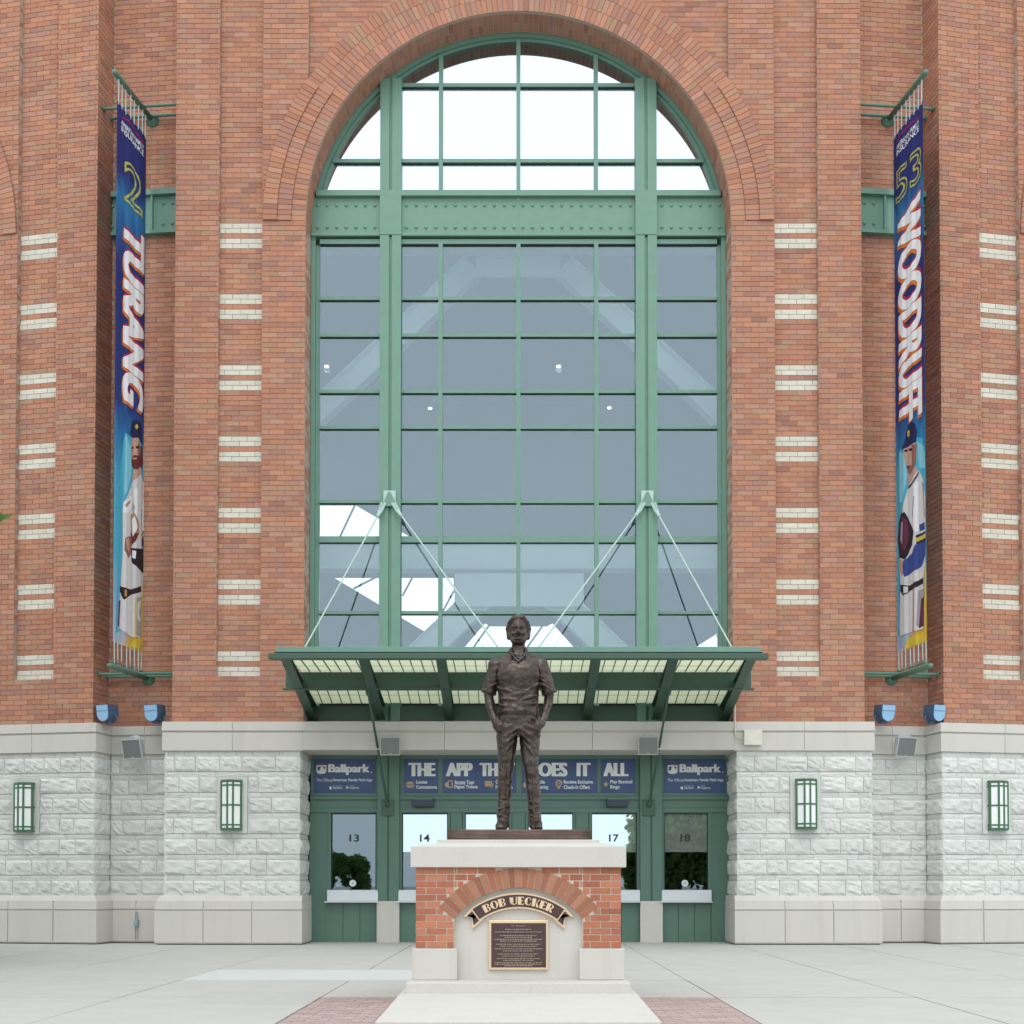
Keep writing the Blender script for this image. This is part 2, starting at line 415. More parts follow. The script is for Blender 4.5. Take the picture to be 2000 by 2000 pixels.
# strips and ring in front of it
aS = math.acos(SPX / RO)
core.extr([(-XB_, ZB), (-XA, ZB), (-XA, ZC)] + arc(RI, math.pi, 0, 64)[1:] + [(XA, ZB), (XB_, ZB), (XB_, ZT), (SPX, ZT)] + arc(RO, aS, math.pi - aS, 60) + [(-SPX, ZT), (-XB_, ZT)], ff(frC), MR, .1 + MR)
ringclip = lambda c, u0, u1, cxx: None
for s in (-1, 1):
    mir = (lambda f: f) if s < 0 else (lambda f: f.mir())
    fA = mir(Fr((0, 0), (-1, 0), (0, -1)))            # frontal plane, u = distance from the axis outward
    core.extr([(XC_, ZB), (XD_, ZB), (XD_, ZT), (XC_, ZT)], ff(fA), MR, .1 + MR)
    core.extr([(XB_, ZB), (XC_, ZB), (XC_, cz(9)), (XB_, cz(9))], ff(fA), MR, .1 + MR)
    patch(fA, XA, XD_, 0, 9, 0, .03)
    def cl(c, u0, u1):
        h = cz(c + .5) - ZC
        if h < 0: return [(u0, u1)]
        if h < hs_: return [(max(u0, math.sqrt(max(RO ** 2 - h * h, 0)) + .006), u1)]
        return [(max(SPX, u0 - 9), u1)]
    patch(fA, XA, XB_, 9, TOPC, 0, .03, clip=cl)
    patch(fA, XB_, XC_, 9, TOPC, .1, .03, pale=pale_rows)
    patch(fA, XC_, XD_, 9, TOPC, 0, .03)
    def cl2(c, u0, u1):
        h = cz(c + .5) - ZC
        if h < hs_: return []
        return [(math.sqrt(max(RO ** 2 - h * h, 0)) + .006, SPX)] if h < RO else [(0, SPX)]
    patch(fA, 0, SPX, 100, TOPC, .1, .12, clip=cl2)
    # little returns of the panels
    patch(mir(Fr((-XB_, 0), (0, 1), (-1, 0))), 0, .1, 9, TOPC)
    patch(mir(Fr((-XC_, 0), (0, 1), (1, 0))), 0, .1, 9, TOPC)
    # jamb of the opening, outer side of the pier
    patch(mir(Fr((-XA, 0), (0, 1), (1, 0))), .01, .60, 0, int((ZC - ZB) / CH + .5))
    patch(mir(Fr((-XD_, 0), (0, 1), (-1, 0))), 0, .62, 0, TOPC)
    # banner recess and the return of the neighbouring pier
    D_, E_, G_ = (-XD_, .62), (-8.2807, .7645), (-8.393, .17)
    fR = mir(Fr(D_, (E_[0] - D_[0], E_[1] - D_[1]), (-.093, -.996)))
    lR = math.dist(D_, E_)
    core.extr([(-.2, ZB - .3), (lR + .1, ZB - .3), (lR + .1, ZT), (-.2, ZT)], ff(fR), MR, .5)
    patch(fR, 0, lR, 0, TOPC, 0, .1)
    fT = mir(Fr(E_, (G_[0] - E_[0], G_[1] - E_[1]), (math.cos(TH), -math.sin(TH))))
    lT = math.dist(E_, G_)
    patch(fT, 0, lT, 0, TOPC, 0, .05)
    # neighbouring pier, turned back by TH
    fP = mir(Fr(G_, (-math.cos(TH), math.sin(TH)), (-math.sin(TH), -math.cos(TH))))
    core.extr([(MR, ZB - .3), (.87, ZB - .3), (.87, ZT), (MR, ZT)], ff(fP), MR, 1.0)
    core.extr([(.87, ZB - .3), (1.74, ZB - .3), (1.74, ZT), (.87, ZT)], ff(fP), .1 + MR, 1.0)
    core.extr([(.87, ZB), (1.74, ZB), (1.74, cz(9)), (.87, cz(9))], ff(fP), MR, .1 + MR)
    CU = 2.60 + RI
    core.extr([(1.74, ZB - .3), (2.60, ZB - .3), (2.60, ZC)] + [(CU - RI * math.cos(t), ZC + RI * math.sin(t)) for t in np.linspace(0, R(88), 30)][1:] + [(CU, ZT), (1.74, ZT)], ff(fP), MR, 1.0)
    patch(fP, 0, 2.60, 0, 9, 0, .2)
    patch(fP, 0, .87, 9, TOPC, 0, .2)
    patch(fP, .87, 1.74, 9, TOPC, .1, .2, pale=pale_rows)
    def cl3(c, u0, u1):
        h = cz(c + .5) - ZC
        if h < 0: return [(u0, 2.60)]
        return [(u0, min(u1, CU - math.sqrt(max(RO ** 2 - h * h, 0)) - .006))] if h < RO else [(u0, u1)]
    patch(fP, 1.74, 4.2, 9, TOPC, 0, .2, clip=cl3)
    patch(mir(Fr(fP.p(.87, 0)[:2] if s < 0 else (-fP.p(.87, 0).x, fP.p(.87, 0).y), (math.sin(TH), math.cos(TH)), (-math.cos(TH), math.sin(TH)))), 0, .1, 9, TOPC)
    q = fP.p(1.74, 0); q = (q.x if s < 0 else -q.x, q.y)
    patch(mir(Fr(q, (math.sin(TH), math.cos(TH)), (math.cos(TH), -math.sin(TH)))), 0, .1, 9, TOPC)
    if s < 0: fP_L, fR_L = fP, fR
    else: fP_R, fR_R = fP, fR

wall = core.build('brick_wall', M_mortar, bld)

# ---- bricks: the 300 largest of each kind single, the rest joined
def screen(p):
    d = p - Vector((0, CY, EZ))
    f = d.y * CP + d.z * SP; uu = -d.y * SP + d.z * CP
    return CX + F * d.x / f, PY - F * uu / f, f
def brick_pts(b):
    fr, u, wd, c, d, col, k = b
    z0, z1 = cz(c) + .005, cz(c + 1) - .005
    q = []
    for dd in (d, d + .02):
        q += [fr.p(u - wd / 2, z0, dd), fr.p(u + wd / 2, z0, dd), fr.p(u + wd / 2, z1, dd), fr.p(u - wd / 2, z1, dd)]
    return q
score = []
for i, b in enumerate(BRICKS):
    fr, u, wd, c, d, col, k = b
    p = fr.p(u, cz(c + .5), d); sx, sy, f = screen(p)
    view = (Vector((0, CY, EZ)) - p).normalized()
    ok = 5 < sx < 1995 and 5 < sy < 1970 and fr.n.dot(view) > 0
    if 520 < sx < 1505 and 1262 < sy < 1410 and fr.n.y < -.9: ok = False   # behind the canopy
    full = wd > (.28 if k == 'red' else .2)
    score.append((wd / f * max(fr.n.dot(view), 0) if (ok and full) else 0))
single = set()
for k in ('red', 'pale'):
    idx = [i for i in range(len(BRICKS)) if BRICKS[i][6] == k and score[i] > 0]
    idx.sort(key=lambda i: -score[i]); single |= set(idx[:300])
BM_CACHE = {}
def brick_me(wd):
    key = round(wd, 3)
    if key not in BM_CACHE:
        BM_CACHE[key] = MB().box(-key / 2, key / 2, -.02, 0, -CH / 2 + .005, CH / 2 - .005).mesh('brick')
        BM_CACHE[key].materials.append(M_brickO)
    return BM_CACHE[key]
jr, jp = MB(), MB()
for i, b in enumerate(BRICKS):
    fr, u, wd, c, d, col, k = b
    if i in single:
        o = put('brick' if k == 'red' else 'pale_brick', brick_me(wd), None, wall)
        x, y = fr.u, fr.n
        if x.cross(y).z < 0: x = -x
        p = fr.p(u, cz(c + .5), d)
        mtx = Matrix(((x.x, y.x, 0, p.x), (x.y, y.y, 0, p.y), (0, 0, 1, p.z), (0, 0, 0, 1)))
        o.matrix_basis = mtx; o.color = (*col, 1)
    else:
        t = jr if k == 'red' else jp
        q = brick_pts(b); j = len(t.v); t.v += [tuple(v) for v in q]
        fl = [(0, 1, 2, 3), (0, 4, 5, 1), (1, 5, 6, 2), (2, 6, 7, 3), (3, 7, 4, 0)]
        if fr.u.cross(fr.n).z < 0: fl = [tuple(f) for f in fl]
        else: fl = [tuple(reversed(f)) for f in fl]
        for f in fl: t.f.append(tuple(j + z for z in f)); t.c.append(col)
tag(jr.build('bricks', M_brickA, wall, fix=False), kind='stuff')
tag(jp.build('pale_bricks', M_brickA, wall, fix=False), kind='stuff')
print('bricks', len(BRICKS))

# ---- arch rings
arch = sub('brick_arch', bld)
VM = {}
def vouss(r0, r1, n, dep0, dep1):
    key = (round(r0, 3), n, dep0, dep1)
    if key not in VM:
        da = math.pi / n; g0 = .006
        h0 = r0 * math.tan(da / 2) - g0 * .8; h1 = r1 * math.tan(da / 2) - g0 * .8
        mb = MB(); a, b = r0 + .003, r1 - .003
        mb.hexa([(a, dep0, -h0), (b, dep0, -h1), (b, dep1, -h1), (a, dep1, -h0), (a, dep0, h0), (b, dep0, h1), (b, dep1, h1), (a, dep1, h0)])
        VM[key] = mb.mesh('arch_brick'); VM[key].materials.append(M_brickO)
    return VM[key]
cand = []
for ring in range(3):
    r0 = RI + ring * RT; r1 = r0 + RT; n = int(math.pi * (r0 + .02) / CH)
    for k in range(n):
        a = math.pi * (k + .5) / n
        low = min(a, math.pi - a) < R(34.5)
        proud = (.0, .022, .044)[ring] if low else .006
        cand.append((r0, r1, n, a, -proud + random.uniform(-.002, .002), bcol('red')))
ajoin = MB()
vis = []
for t in cand:
    p = Vector((math.cos(t[3]) * (t[0] + RT / 2), 0, ZC + math.sin(t[3]) * (t[0] + RT / 2)))
    vis.append(screen(p)[1] > 2)
cnt = 0
for t, v in zip(cand, vis):
    r0, r1, n, a, dp, col = t
    if v and cnt < 300:
        cnt += 1
        o = put('arch_brick', vouss(r0, r1, n, 0.0, .06), None, arch, (0, dp, ZC), (0, -a, 0)); o.color = (*col, 1)
    else:
        me = vouss(r0, r1, n, 0.0, .06); ca, sa_ = math.cos(a), math.sin(a); j = len(ajoin.v)
        ajoin.v += [(q.co.x * ca - q.co.z * sa_, q.co.y + dp, ZC + q.co.x * sa_ + q.co.z * ca) for q in me.vertices]
        for f in me.polygons: ajoin.f.append(tuple(j + z for z in f.vertices)); ajoin.c.append(col)
# soffit bricks (reveal in front of and behind the window) and the neighbouring arches
def soffit(y0, y1, rr):
    n = int(math.pi * RI / CH)
    for k in range(n):
        a = math.pi * (k + .5) / n; da = math.pi / n; h = rr * math.tan(da / 2) - .005
        ca, sa_ = math.cos(a), math.sin(a); col = bcol('red')
        L_ = [(rr - .004, y, z) for y in (y0 + .005, y1 - .005) for z in (-h, h)] + [(rr + .02, y, z) for y in (y0 + .005, y1 - .005) for z in (-h, h)]
        j = len(ajoin.v)
        ajoin.v += [(x * ca - z * sa_, y, ZC + x * sa_ + z * ca) for x, y, z in L_]
        for f in ((0, 1, 3, 2), (0, 4, 5, 1), (2, 3, 7, 6), (0, 2, 6, 4), (1, 5, 7, 3)): ajoin.f.append(tuple(j + z for z in f)); ajoin.c.append(col)
soffit(.065, .33, RI); soffit(.33, .58, RI); soffit(.80, 1.05, RI); soffit(1.05, 1.3, RI)
for fr in (fP_L, fP_R):
    for ring in range(3):
        r0 = RI + ring * RT; r1 = r0 + RT; n = int(math.pi * r0 / CH)
        for k in range(n // 2):
            a = math.pi * (k + .5) / n; da = math.pi / n; h0 = r0 * math.tan(da / 2) - .005; h1 = r1 * math.tan(da / 2) - .005
            pr = (.0, .022, .044)[ring]; j = len(ajoin.v); col = bcol('red')
            for d in (-pr, .05):
                for x, z in ((r0 + .006, -h0), (r1 - .006, -h1), (r1 - .006, h1), (r0 + .006, h0)):
                    X = x * math.cos(a) - z * math.sin(a); Z = x * math.sin(a) + z * math.cos(a)
                    ajoin.v.append(tuple(fr.p(CU - X, ZC + Z, d)))
            for f in ((0, 1, 2, 3), (0, 4, 5, 1), (1, 5, 6, 2), (2, 6, 7, 3), (3, 7, 4, 0)): ajoin.f.append(tuple(j + z for z in f)); ajoin.c.append(col)
tag(ajoin.build('arch_bricks', M_brickA, arch), kind='stuff')

# ================================================================== STONE BASE
Z_ct, Z_cg, Z_cb = ZB, az(1429, -.15), az(1466, -.15)
Z_sb = az(1749.3, -.15); Z_pt, Z_pg, Z_pb = az(1760.4, -.25), az(1777.9, -.25), az(1841.5, -.25)
base = sub('stone_base', bld)
def left_path():
    q = fP_L
    P = [Vector((-XA, .95)), Vector((-XA, 0)), Vector((-XD_, 0)), Vector((-XD_, .62)), Vector((-8.2807, .7645)), Vector((-8.393, .17)), q.p(2.60, 0).xy, q.p(2.60, 0, .9).xy]
    return P
PATH = left_path()
def off_path(p, pj=0.0):
    """offset every segment outward by p (jamb segments by pj), mitred"""
    lines = []
    for i in range(len(PATH) - 1):
        a, b = PATH[i], PATH[i + 1]; d = (b - a).normalized(); n = Vector((-d.y, d.x))
        o = pj if i in (0, len(PATH) - 2) else p
        lines.append((a + n * o, d))
    out = [lines[0][0]]
    for i in range(1, len(lines)):
        (a, d), (b, e) = lines[i - 1], lines[i]
        den = d.x * e.y - d.y * e.x
        t = ((b.x - a.x) * e.y - (b.y - a.y) * e.x) / den
        out.append(a + d * t)
    out.append(lines[-1][0] + lines[-1][1] * (PATH[-1] - PATH[-2]).length)
    return out
def seg_block(name, i, f0, f1, p0, p1, z0, z1, m, parent, s, pj=0., bev=.004, gap=.003):
    """block on path segment i between fractions f0..f1, bottom offset p0, top offset p1"""
    pts = []
    for (p, z) in ((p0, z0), (p1, z1)):
        O = off_path(p, pj); I = off_path(p - .3 if i not in (0, 6) else p - .25, pj - .25)
        a, b = O[i], O[i + 1]; c, d = I[i], I[i + 1]
        ln = (b - a).length; e = gap / ln
        g0 = f0 + (e if f0 > 0 else 0); g1 = f1 - (e if f1 < 1 else 0)
        q = [a.lerp(b, g0), a.lerp(b, g1), c.lerp(d, g1), c.lerp(d, g0)]
        pts += [(v.x if s < 0 else -v.x, v.y, z) for v in q]
    return MB().hexa(pts).build(name, m, parent, bevel=bev)
SEG = [1, 2, 3, 4, 5]
SPL_C = {1: [0, .5, 1], 2: [0, 1], 3: [0, .45, 1], 4: [0, 1], 5: [0, .5, 1], 0: [0, 1], 6: [0, 1]}
SPL_P = {1: [0, .34, .67, 1], 2: [0, 1], 3: [0, .55, 1], 4: [0, 1], 5: [0, .32, .66, 1], 0: [0, 1], 6: [0, 1]}
for s in (-1, 1):
    for i in range(7):
        for k in range(len(SPL_C[i]) - 1):
            a, b = SPL_C[i][k], SPL_C[i][k + 1]
            seg_block('cornice_block', i, a, b, .16, .15, Z_cg + .018, Z_ct - .003, M_cast, base, s, .02)
            seg_block('cornice_block', i, a, b, .15, .15, Z_cb, Z_cg - .018, M_cast, base, s, .012)
        seg_block('cornice_groove', i, 0, 1, .125, .125, Z_cg - .03, Z_cg + .03, M_cast, base, s, 0, bev=0)
        for k in range(len(SPL_P[i]) - 1):
            a, b = SPL_P[i][k], SPL_P[i][k + 1]
            seg_block('plinth_panel', i, a, b, .25, .25, Z_pb, Z_pg - .014, M_cast, base, s, .03, gap=.008)
            seg_block('plinth_panel', i, a, b, .25, .235, Z_pg + .014, Z_pt, M_cast, base, s, .03, gap=.008)
        seg_block('plinth_groove', i, 0, 1, .225, .225, Z_pb - .02, Z_pt - .02, M_cast, base, s, .02, bev=0)
        seg_block('plinth_weathering', i, 0, 1, .225, .155, Z_pt + .002, Z_sb + .003, M_cast, base, s, .02, bev=0)
        seg_block('footing', i, 0, 1, .2, .2, -.03, Z_pb - .022, M_joint, base, s, .0, bev=0)
        seg_block('stone_core', i, 0, 1, .085, .085, Z_sb - .02, Z_cb + .02, M_stonecore, base, s, -.075, bev=0)

def rock_me(wd, ht, amp):
    nx, nz = max(5, int(wd / .055)), 6
    zl = random.uniform(.15, .42); fr_ = random.uniform(5, 14); ph = random.uniform(0, 6); cut = random.uniform(.012, .030) if random.random() < .7 else .002
    tx, tz = random.uniform(-.35, .35), random.uniform(-.3, .5)
    k1 = [random.uniform(4, 16) for _ in range(4)]; k2 = [random.uniform(0, 6) for _ in range(4)]
    mb = MB(); ids = {}
    for j in range(nz + 1):
        for i in range(nx + 1):
            u, v = i / nx, j / nz
            edge = min(min(u, 1 - u) * wd / .035, min(v, 1 - v) * ht / .03, 1)
            h = amp * (.55 + tx * (u - .5) + tz * (.5 - v) + .22 * math.sin(k1[0] * u + k2[0]) * math.sin(k1[1] * v + k2[1]) + .14 * math.sin(k1[2] * u + 7 * v + k2[2]) + random.uniform(-.07, .07))
            line = zl + .10 * math.sin(fr_ * u + ph) + .05 * math.sin(2.3 * fr_ * u + 2 * ph)
            if v < line: h -= cut
            h = max(h, 0) * edge ** .6
            jx = random.uniform(-.2, .2) / nx if 0 < i < nx else 0; jz = random.uniform(-.2, .2) / nz if 0 < j < nz else 0
            mb.v.append(((u + jx - .5) * wd, h, (v + jz - .5) * ht))
    N = nx + 1
    for j in range(nz):
        for i in range(nx):
            a = j * N + i
            mb.f.append((a, a + 1, a + N + 1, a + N)); mb.c.append(None)
    rim = [i for i in range(N)] + [j * N + nx for j in range(1, nz + 1)] + [nz * N + i for i in range(nx - 1, -1, -1)] + [j * N for j in range(nz - 1, 0, -1)]
    b0 = len(mb.v)
    for r_ in rim: x, y, z = mb.v[r_]; mb.v.append((x, -.05, z))
    for k in range(len(rim)):
        k2_ = (k + 1) % len(rim)
        mb.f.append((rim[k], b0 + k, b0 + k2_, rim[k2_])); mb.c.append(None)
    return mb.mesh('stone_block')
PH = (Z_cb - Z_sb) / 7; TK = PH * .74
def lay(fr, L_, d, s, lam=None, full_jamb=False):
    """stone courses on a frame; d = depth offset of the arris plane"""
    for r_ in range(7):
        z0 = Z_sb + r_ * PH
        for thick in (1, 0):
            zz0 = z0 + .003 if thick else z0 + TK + .003
            zz1 = z0 + TK - .003 if thick else z0 + PH - .003
            u = 0.
            spans = [(0, L_)]
            if lam is not None and (r_ in (3, 4, 5) and (thick or r_ != 5)): spans = [(0, lam - .30), (lam + .30, L_)]
            for (a0, a1) in spans:
                u = a0
                while u < a1 - .02:
                    wd = random.uniform(.30, .66) if thick else random.uniform(.3, .9)
                    if a1 - (u + wd) < .17: wd = a1 - u
                    o = put('stone_block' if thick else 'thin_stone', rock_me(wd - .007, zz1 - zz0, .042 if thick else .012), M_stone, base)
                    x, y = fr.u, fr.n
                    if x.cross(y).z < 0: x = -x
                    p = fr.p(u + wd / 2, (zz0 + zz1) / 2, d if thick else d + .016)
                    o.matrix_basis = Matrix(((x.x, y.x, 0, p.x), (x.y, y.y, 0, p.y), (0, 0, 1, p.z), (0, 0, 0, 1)))
                    u += wd
    if lam is not None:
        mb = MB(); a, b = lam - .295, lam + .295; z0, z1 = Z_sb + 3 * PH + .004, Z_sb + 5 * PH + TK - .004
        mb.extr([(a, z0), (b, z0), (b, z1), (a, z1)], ff(fr), d - .018, d + .05)
        mb.build('lantern_backing_slab', M_stone, base)
SD = .112
for s in (-1, 1):
    O = off_path(SD, -.04)
    for i in range(7):
        a, b = O[i], O[i + 1]; d = (b - a).normalized(); n = Vector((-d.y, d.x))
        f = Fr(a, d, n) if s < 0 else Fr((-a.x, a.y), (-d.x, d.y), (-n.x, n.y))
        L_ = (b - a).length
        lam = None
        if i == 1: lam = uz(f, 453.8 if s < 0 else 1572.8, 1572)[0]
        if i == 5: lam = uz(f, 51.0 if s < 0 else 1945.5, 1577)[0]
        lay(f, L_, 0, s, lam)
        if i == 1: LAM1 = lam; frS1 = (f if s < 0 else None) or f
        if s < 0 and i == 1: F1L = f
        if s > 0 and i == 1: F1R = f
        if s < 0 and i == 5: F5L, LAM5 = f, lam
        if s > 0 and i == 5: F5R = f
# ---- lintel over the ticket windows
lint = sub('lintel', bld)
for (x0, x1) in ((-XA + .01, -1.44), (-1.44, 1.44), (1.44, XA - .01)):
    boxo('lintel_block', x0 + .003, x1 - .003, -.153, 1.0, Z_cg + .018, Z_ct - .003, M_cast, lint, .004)
    boxo('lintel_block', x0 + .003, x1 - .003, -.148, 1.0, az(1464.5, -.148), Z_cg - .018, M_cast, lint, .004)
boxo('lintel_groove', -XA + .01, XA - .01, -.12, .95, Z_cg - .03, Z_cg + .03, M_cast, lint)

# ================================================================== ARCHED WINDOW
YW = .60                                   # front plane of the frame
win = sub('arched_window', bld)
zw = lambda py: az(py, YW)
xw = lambda px: ax(px, YW, 900)
Zsill = az(1420, YW)
RF = RI - .012; RF2 = RF - .15
def ring_mesh(r0, r1, y0, y1, n=72, a0=0., a1=math.pi):
    mb = MB()
    for k in range(n):
        t0 = a0 + (a1 - a0) * k / n; t1 = a0 + (a1 - a0) * (k + 1) / n
        mb.hexa([(r * math.cos(t), y, ZC + r * math.sin(t)) for t in (t0, t1) for (r, y) in ((r0, y0), (r1, y0), (r1, y1), (r0, y1))])
    me = mb.mesh('arc'); bm = bmesh.new(); bm.from_mesh(me); bmesh.ops.remove_doubles(bm, verts=bm.verts, dist=1e-4)
    dead = [f for f in bm.faces if all(len(e.link_faces) > 2 for e in f.edges)]
    bm.to_mesh(me); bm.free(); return me
a_lo = math.asin((zw(376) - ZC) / RF)
put('arch_frame', ring_mesh(RF - .085, RF, YW, YW + .2, a0=a_lo, a1=math.pi - a_lo), M_green, win)
put('arch_frame', ring_mesh(RF2, RF - .09, YW + .05, YW + .16, a0=a_lo, a1=math.pi - a_lo), M_green, win)
for s in (-1, 1):
    mb = MB(); x0, x1 = s * (RI - .008), s * (RI - .10)
    mb.box(min(x0, x1), max(x0, x1), YW, YW + .2, Zsill, zw(462) - .005).build('side_frame', M_green, win)
    x0, x1 = s * (RI - .102), s * (RI - .185)
    MB().box(min(x0, x1), max(x0, x1), YW + .07, YW + .17, Zsill, zw(476)).build('side_frame', M_green, win)
# double columns
COLS = []
for s in (-1, 1):
    c = s * (xw(1262.5)); hw = (xw(1283.3) - xw(1241.7)) / 2
    COLS.append((c - hw, c + hw))
    top = ZC + math.sqrt(RF ** 2 - (abs(c) - .0) ** 2) - .1
    zg0, zg1 = zw(463), zw(376)
    for (z0, z1, nm) in ((Zsill, zg0, 'column'), (zg1, top, 'column')):
        for (a, b) in ((c - hw, c - .028), (c + .028, c + hw)):
            MB().box(a, b, YW - .09, YW + .2, z0, z1).build(nm, M_green, win, bevel=.004)
        MB().box(c - .03, c + .03, YW - .045, YW + .18, z0 + .001, z1 - .02).build('column_web', M_green, win)
    boxo('column_plate', c - hw - .004, c + hw + .004, YW - .10, YW + .2, zg0 + .002, zg1 - .002, M_green, win, .004)
cl_, cr_ = COLS
# riveted girder between the columns and outside them
zg_t, zg_t2, zg_b2, zg_b = zw(376), zw(387), zw(457), zw(463)
hw_g = math.sqrt(RI ** 2 - (zg_t - ZC) ** 2) - .02
spans = [(-RI + .012, cl_[0]), (cl_[1], .002), (-.002, cr_[0]), (cr_[1], RI - .012)]
rv = MB()
n = 8
for k in range(5):
    t = k / 4 * math.pi / 2
rivet = MB()
rings = [(.036, 0), (.033, .012), (.022, .024), (0.008, .028)]
for k in range(len(rings) - 1):
    for q in range(n):
        A = 2 * math.pi * q / n; B = 2 * math.pi * (q + 1) / n
        (r0, h0), (r1, h1) = rings[k], rings[k + 1]
        rivet.poly([(r0 * math.cos(A), -h0, r0 * math.sin(A)), (r0 * math.cos(B), -h0, r0 * math.sin(B)), (r1 * math.cos(B), -h1, r1 * math.sin(B)), (r1 * math.cos(A), -h1, r1 * math.sin(A))])
rivet.poly([(.008 * math.cos(2 * math.pi * q / n), -.028, .008 * math.sin(2 * math.pi * q / n)) for q in range(n)])
RIV = rivet.mesh('rivet', smooth=True); RIV.materials.append(M_green)
for i, (a, b) in enumerate(spans):
    a2 = max(a, -hw_g) if i == 0 else a; b2 = min(b, hw_g) if i == 3 else b
    boxo('girder_web', a + .003, b - .003, YW - .015, YW + .22, zg_b2 + .001, zg_t2 - .001, M_green, win)
    boxo('girder_flange', a2 + .003, b2 - .003, YW - .10, YW + .22, zg_t2, zg_t, M_green, win, .003)
    boxo('girder_flange', a + .003, b - .003, YW - .06, YW + .22, zg_b, zg_b2, M_green, win, .003)
    if i in (0, 3):
        xr = [xw(p) for p in (619, 638, 656.5, 675, 694, 712.5, 731)]
        if i == 3: xr = [-x for x in xr]
    else:
        xr = [xw(p) for p in np.linspace(793, 1004, 12)]
        if i == 2: xr = [-x for x in xr]
    for x in xr:
        for py in (402, 445): put('rivet', RIV, None, win, (x, YW - .014, zw(py)))
boxo('girder_back', -RI + .012, RI - .012, YW + .221, YW + .32, zw(484), zg_t - .03, M_green, win)
# transoms, mullions, panes
ROWS = [476, 582, 654, 764, 834, 979, 1053, 1196, 1300]     # centre rows of the lower lights
UP = [376, 313, 165, 40]
xm = [xw(860), 0.0, -xw(860)]
BAY = [(-RI + .185, cl_[0]), (cl_[1], cr_[0]), (cr_[1], RI - .185)]
YG = YW + .052                                              # glass
def pane(poly, parent=win, m=M_glass, Y=YG, name='pane'):
    mb = MB(); mb.extr(poly, lambda a, b, d: (a, Y + d, b), 0, .012); return mb.build(name, m, parent)
for bi, (a, b) in enumerate(BAY):
    vx = [a] + (xm if bi == 1 else []) + [b]
    for ri in range(len(ROWS) - 1):
        z1, z0 = zw(ROWS[ri]), max(zw(ROWS[ri + 1]), Zsill)
        hh = .032 if ROWS[ri] != 1053 else .062
        if ri > 0:
            boxo('transom', a, b, YW + .01, YW + .16, z1 - hh, z1 + hh, M_green, win)
            boxo('transom_gasket', a + .01, b - .01, YW + .022, YG - .001, z1 - hh - .016, z1 - hh - .001, M_gasket, win)
        for k in range(len(vx) - 1):
            pane([(vx[k] + .005, z0), (vx[k + 1] - .005, z0), (vx[k + 1] - .005, z1), (vx[k] + .005, z1)])
    boxo('head_rail', a, b, YW + .0, YW + .15, zw(476), zw(467), M_green, win)
    boxo('head_gasket', a, b, YW + .022, YG - .001, zw(476) - .022, zw(476) - .001, M_gasket, win)
    if bi == 1:
        for x in xm:
            boxo('mullion', x - .042, x + .042, YW - .004, YW + .17, Zsill, zw(476) - .002, M_green, win)
            top = ZC + math.sqrt(RF2 ** 2 - x * x) + .03
            boxo('mullion', x - .042, x + .042, YW - .004, YW + .17, zg_t + .002, top, M_green, win)
    for ri in range(3):
        z0, z1 = zw(UP[ri]), zw(UP[ri + 1]) if ri < 2 else ZC + 9
        if ri > 0:
            xl = math.sqrt(max(RF2 ** 2 - (z0 - ZC) ** 2, 0)) + .03
            A, B = max(a, -xl), min(b, xl)
            if bi != 1 and ri == 2: continue
            boxo('transom', A, B, YW + .01, YW + .16, z0 - .037, z0 + .037, M_green, win)
            boxo('transom_gasket', A + .02, B - .02, YW + .022, YG - .001, z0 - .06, z0 - .038, M_gasket, win)
        if bi != 1 and ri == 1: z1 = ZC + 9
        for k in range(len(vx) - 1):
            p0, p1 = vx[k] + .005, vx[k + 1] - .005
            rr = RF2 + .02
            lim = math.sqrt(max(rr * rr - (z0 - ZC) ** 2, 0)); p0, p1 = max(p0, -lim), min(p1, lim)
            if p1 - p0 < .02: continue
            tp = [(x, min(z1, ZC + math.sqrt(max(rr * rr - x * x, 0)))) for x in np.linspace(p1, p0, 14)]
            tp = [(x, max(z, z0 + .001)) for x, z in tp]
            pane([(p0, z0), (p1, z0)] + tp)
boxo('window_sill', -RI + .012, RI - .012, YW - .02, YW + .3, Z_ct + .004, Zsill - .002, M_green, win)

# riveted beams across the banner recesses
for s, fr in ((-1, fR_L), (1, fR_R)):
    gb = sub('recess_girder', bld)
    px_in = 345 if s < 0 else 1682
    zt, zt2, zb2, zb_ = [uz(fr, 280 if s < 0 else 1745, py)[1] for py in (377, 388, 456, 463)]
    mb = MB()
    mb.extr([(-.02, zb2), (lR - .015, zb2), (lR - .015, zt2), (-.02, zt2)], ff(fr), -.05, .0).build('web', M_green, gb)
    MB().extr([(-.02, zt2 + .001), (lR - .01, zt2 + .001), (lR - .01, zt), (-.02, zt)], ff(fr), -.14, .0).build('flange', M_green, gb)
    MB().extr([(-.02, zb_), (lR - .01, zb_), (lR - .01, zb2 - .001), (-.02, zb2 - .001)], ff(fr), -.14, .0).build('flange', M_green, gb)
    MB().extr([(.62, zb2 + .002), (.66, zb2 + .002), (.66, zt2 - .002), (.62, zt2 - .002)], ff(fr), -.12, -.051).build('stiffener', M_green, gb)
    for u in (.22, .42, 1.10, 1.30, 1.48):
        for z in (zt2 - .15, zb2 + .15):
            o = put('rivet', RIV, None, gb, fr.p(u, z, -.05)); o.rotation_euler = (0, 0, R(5.35) * (1 if s < 0 else -1) * -1)

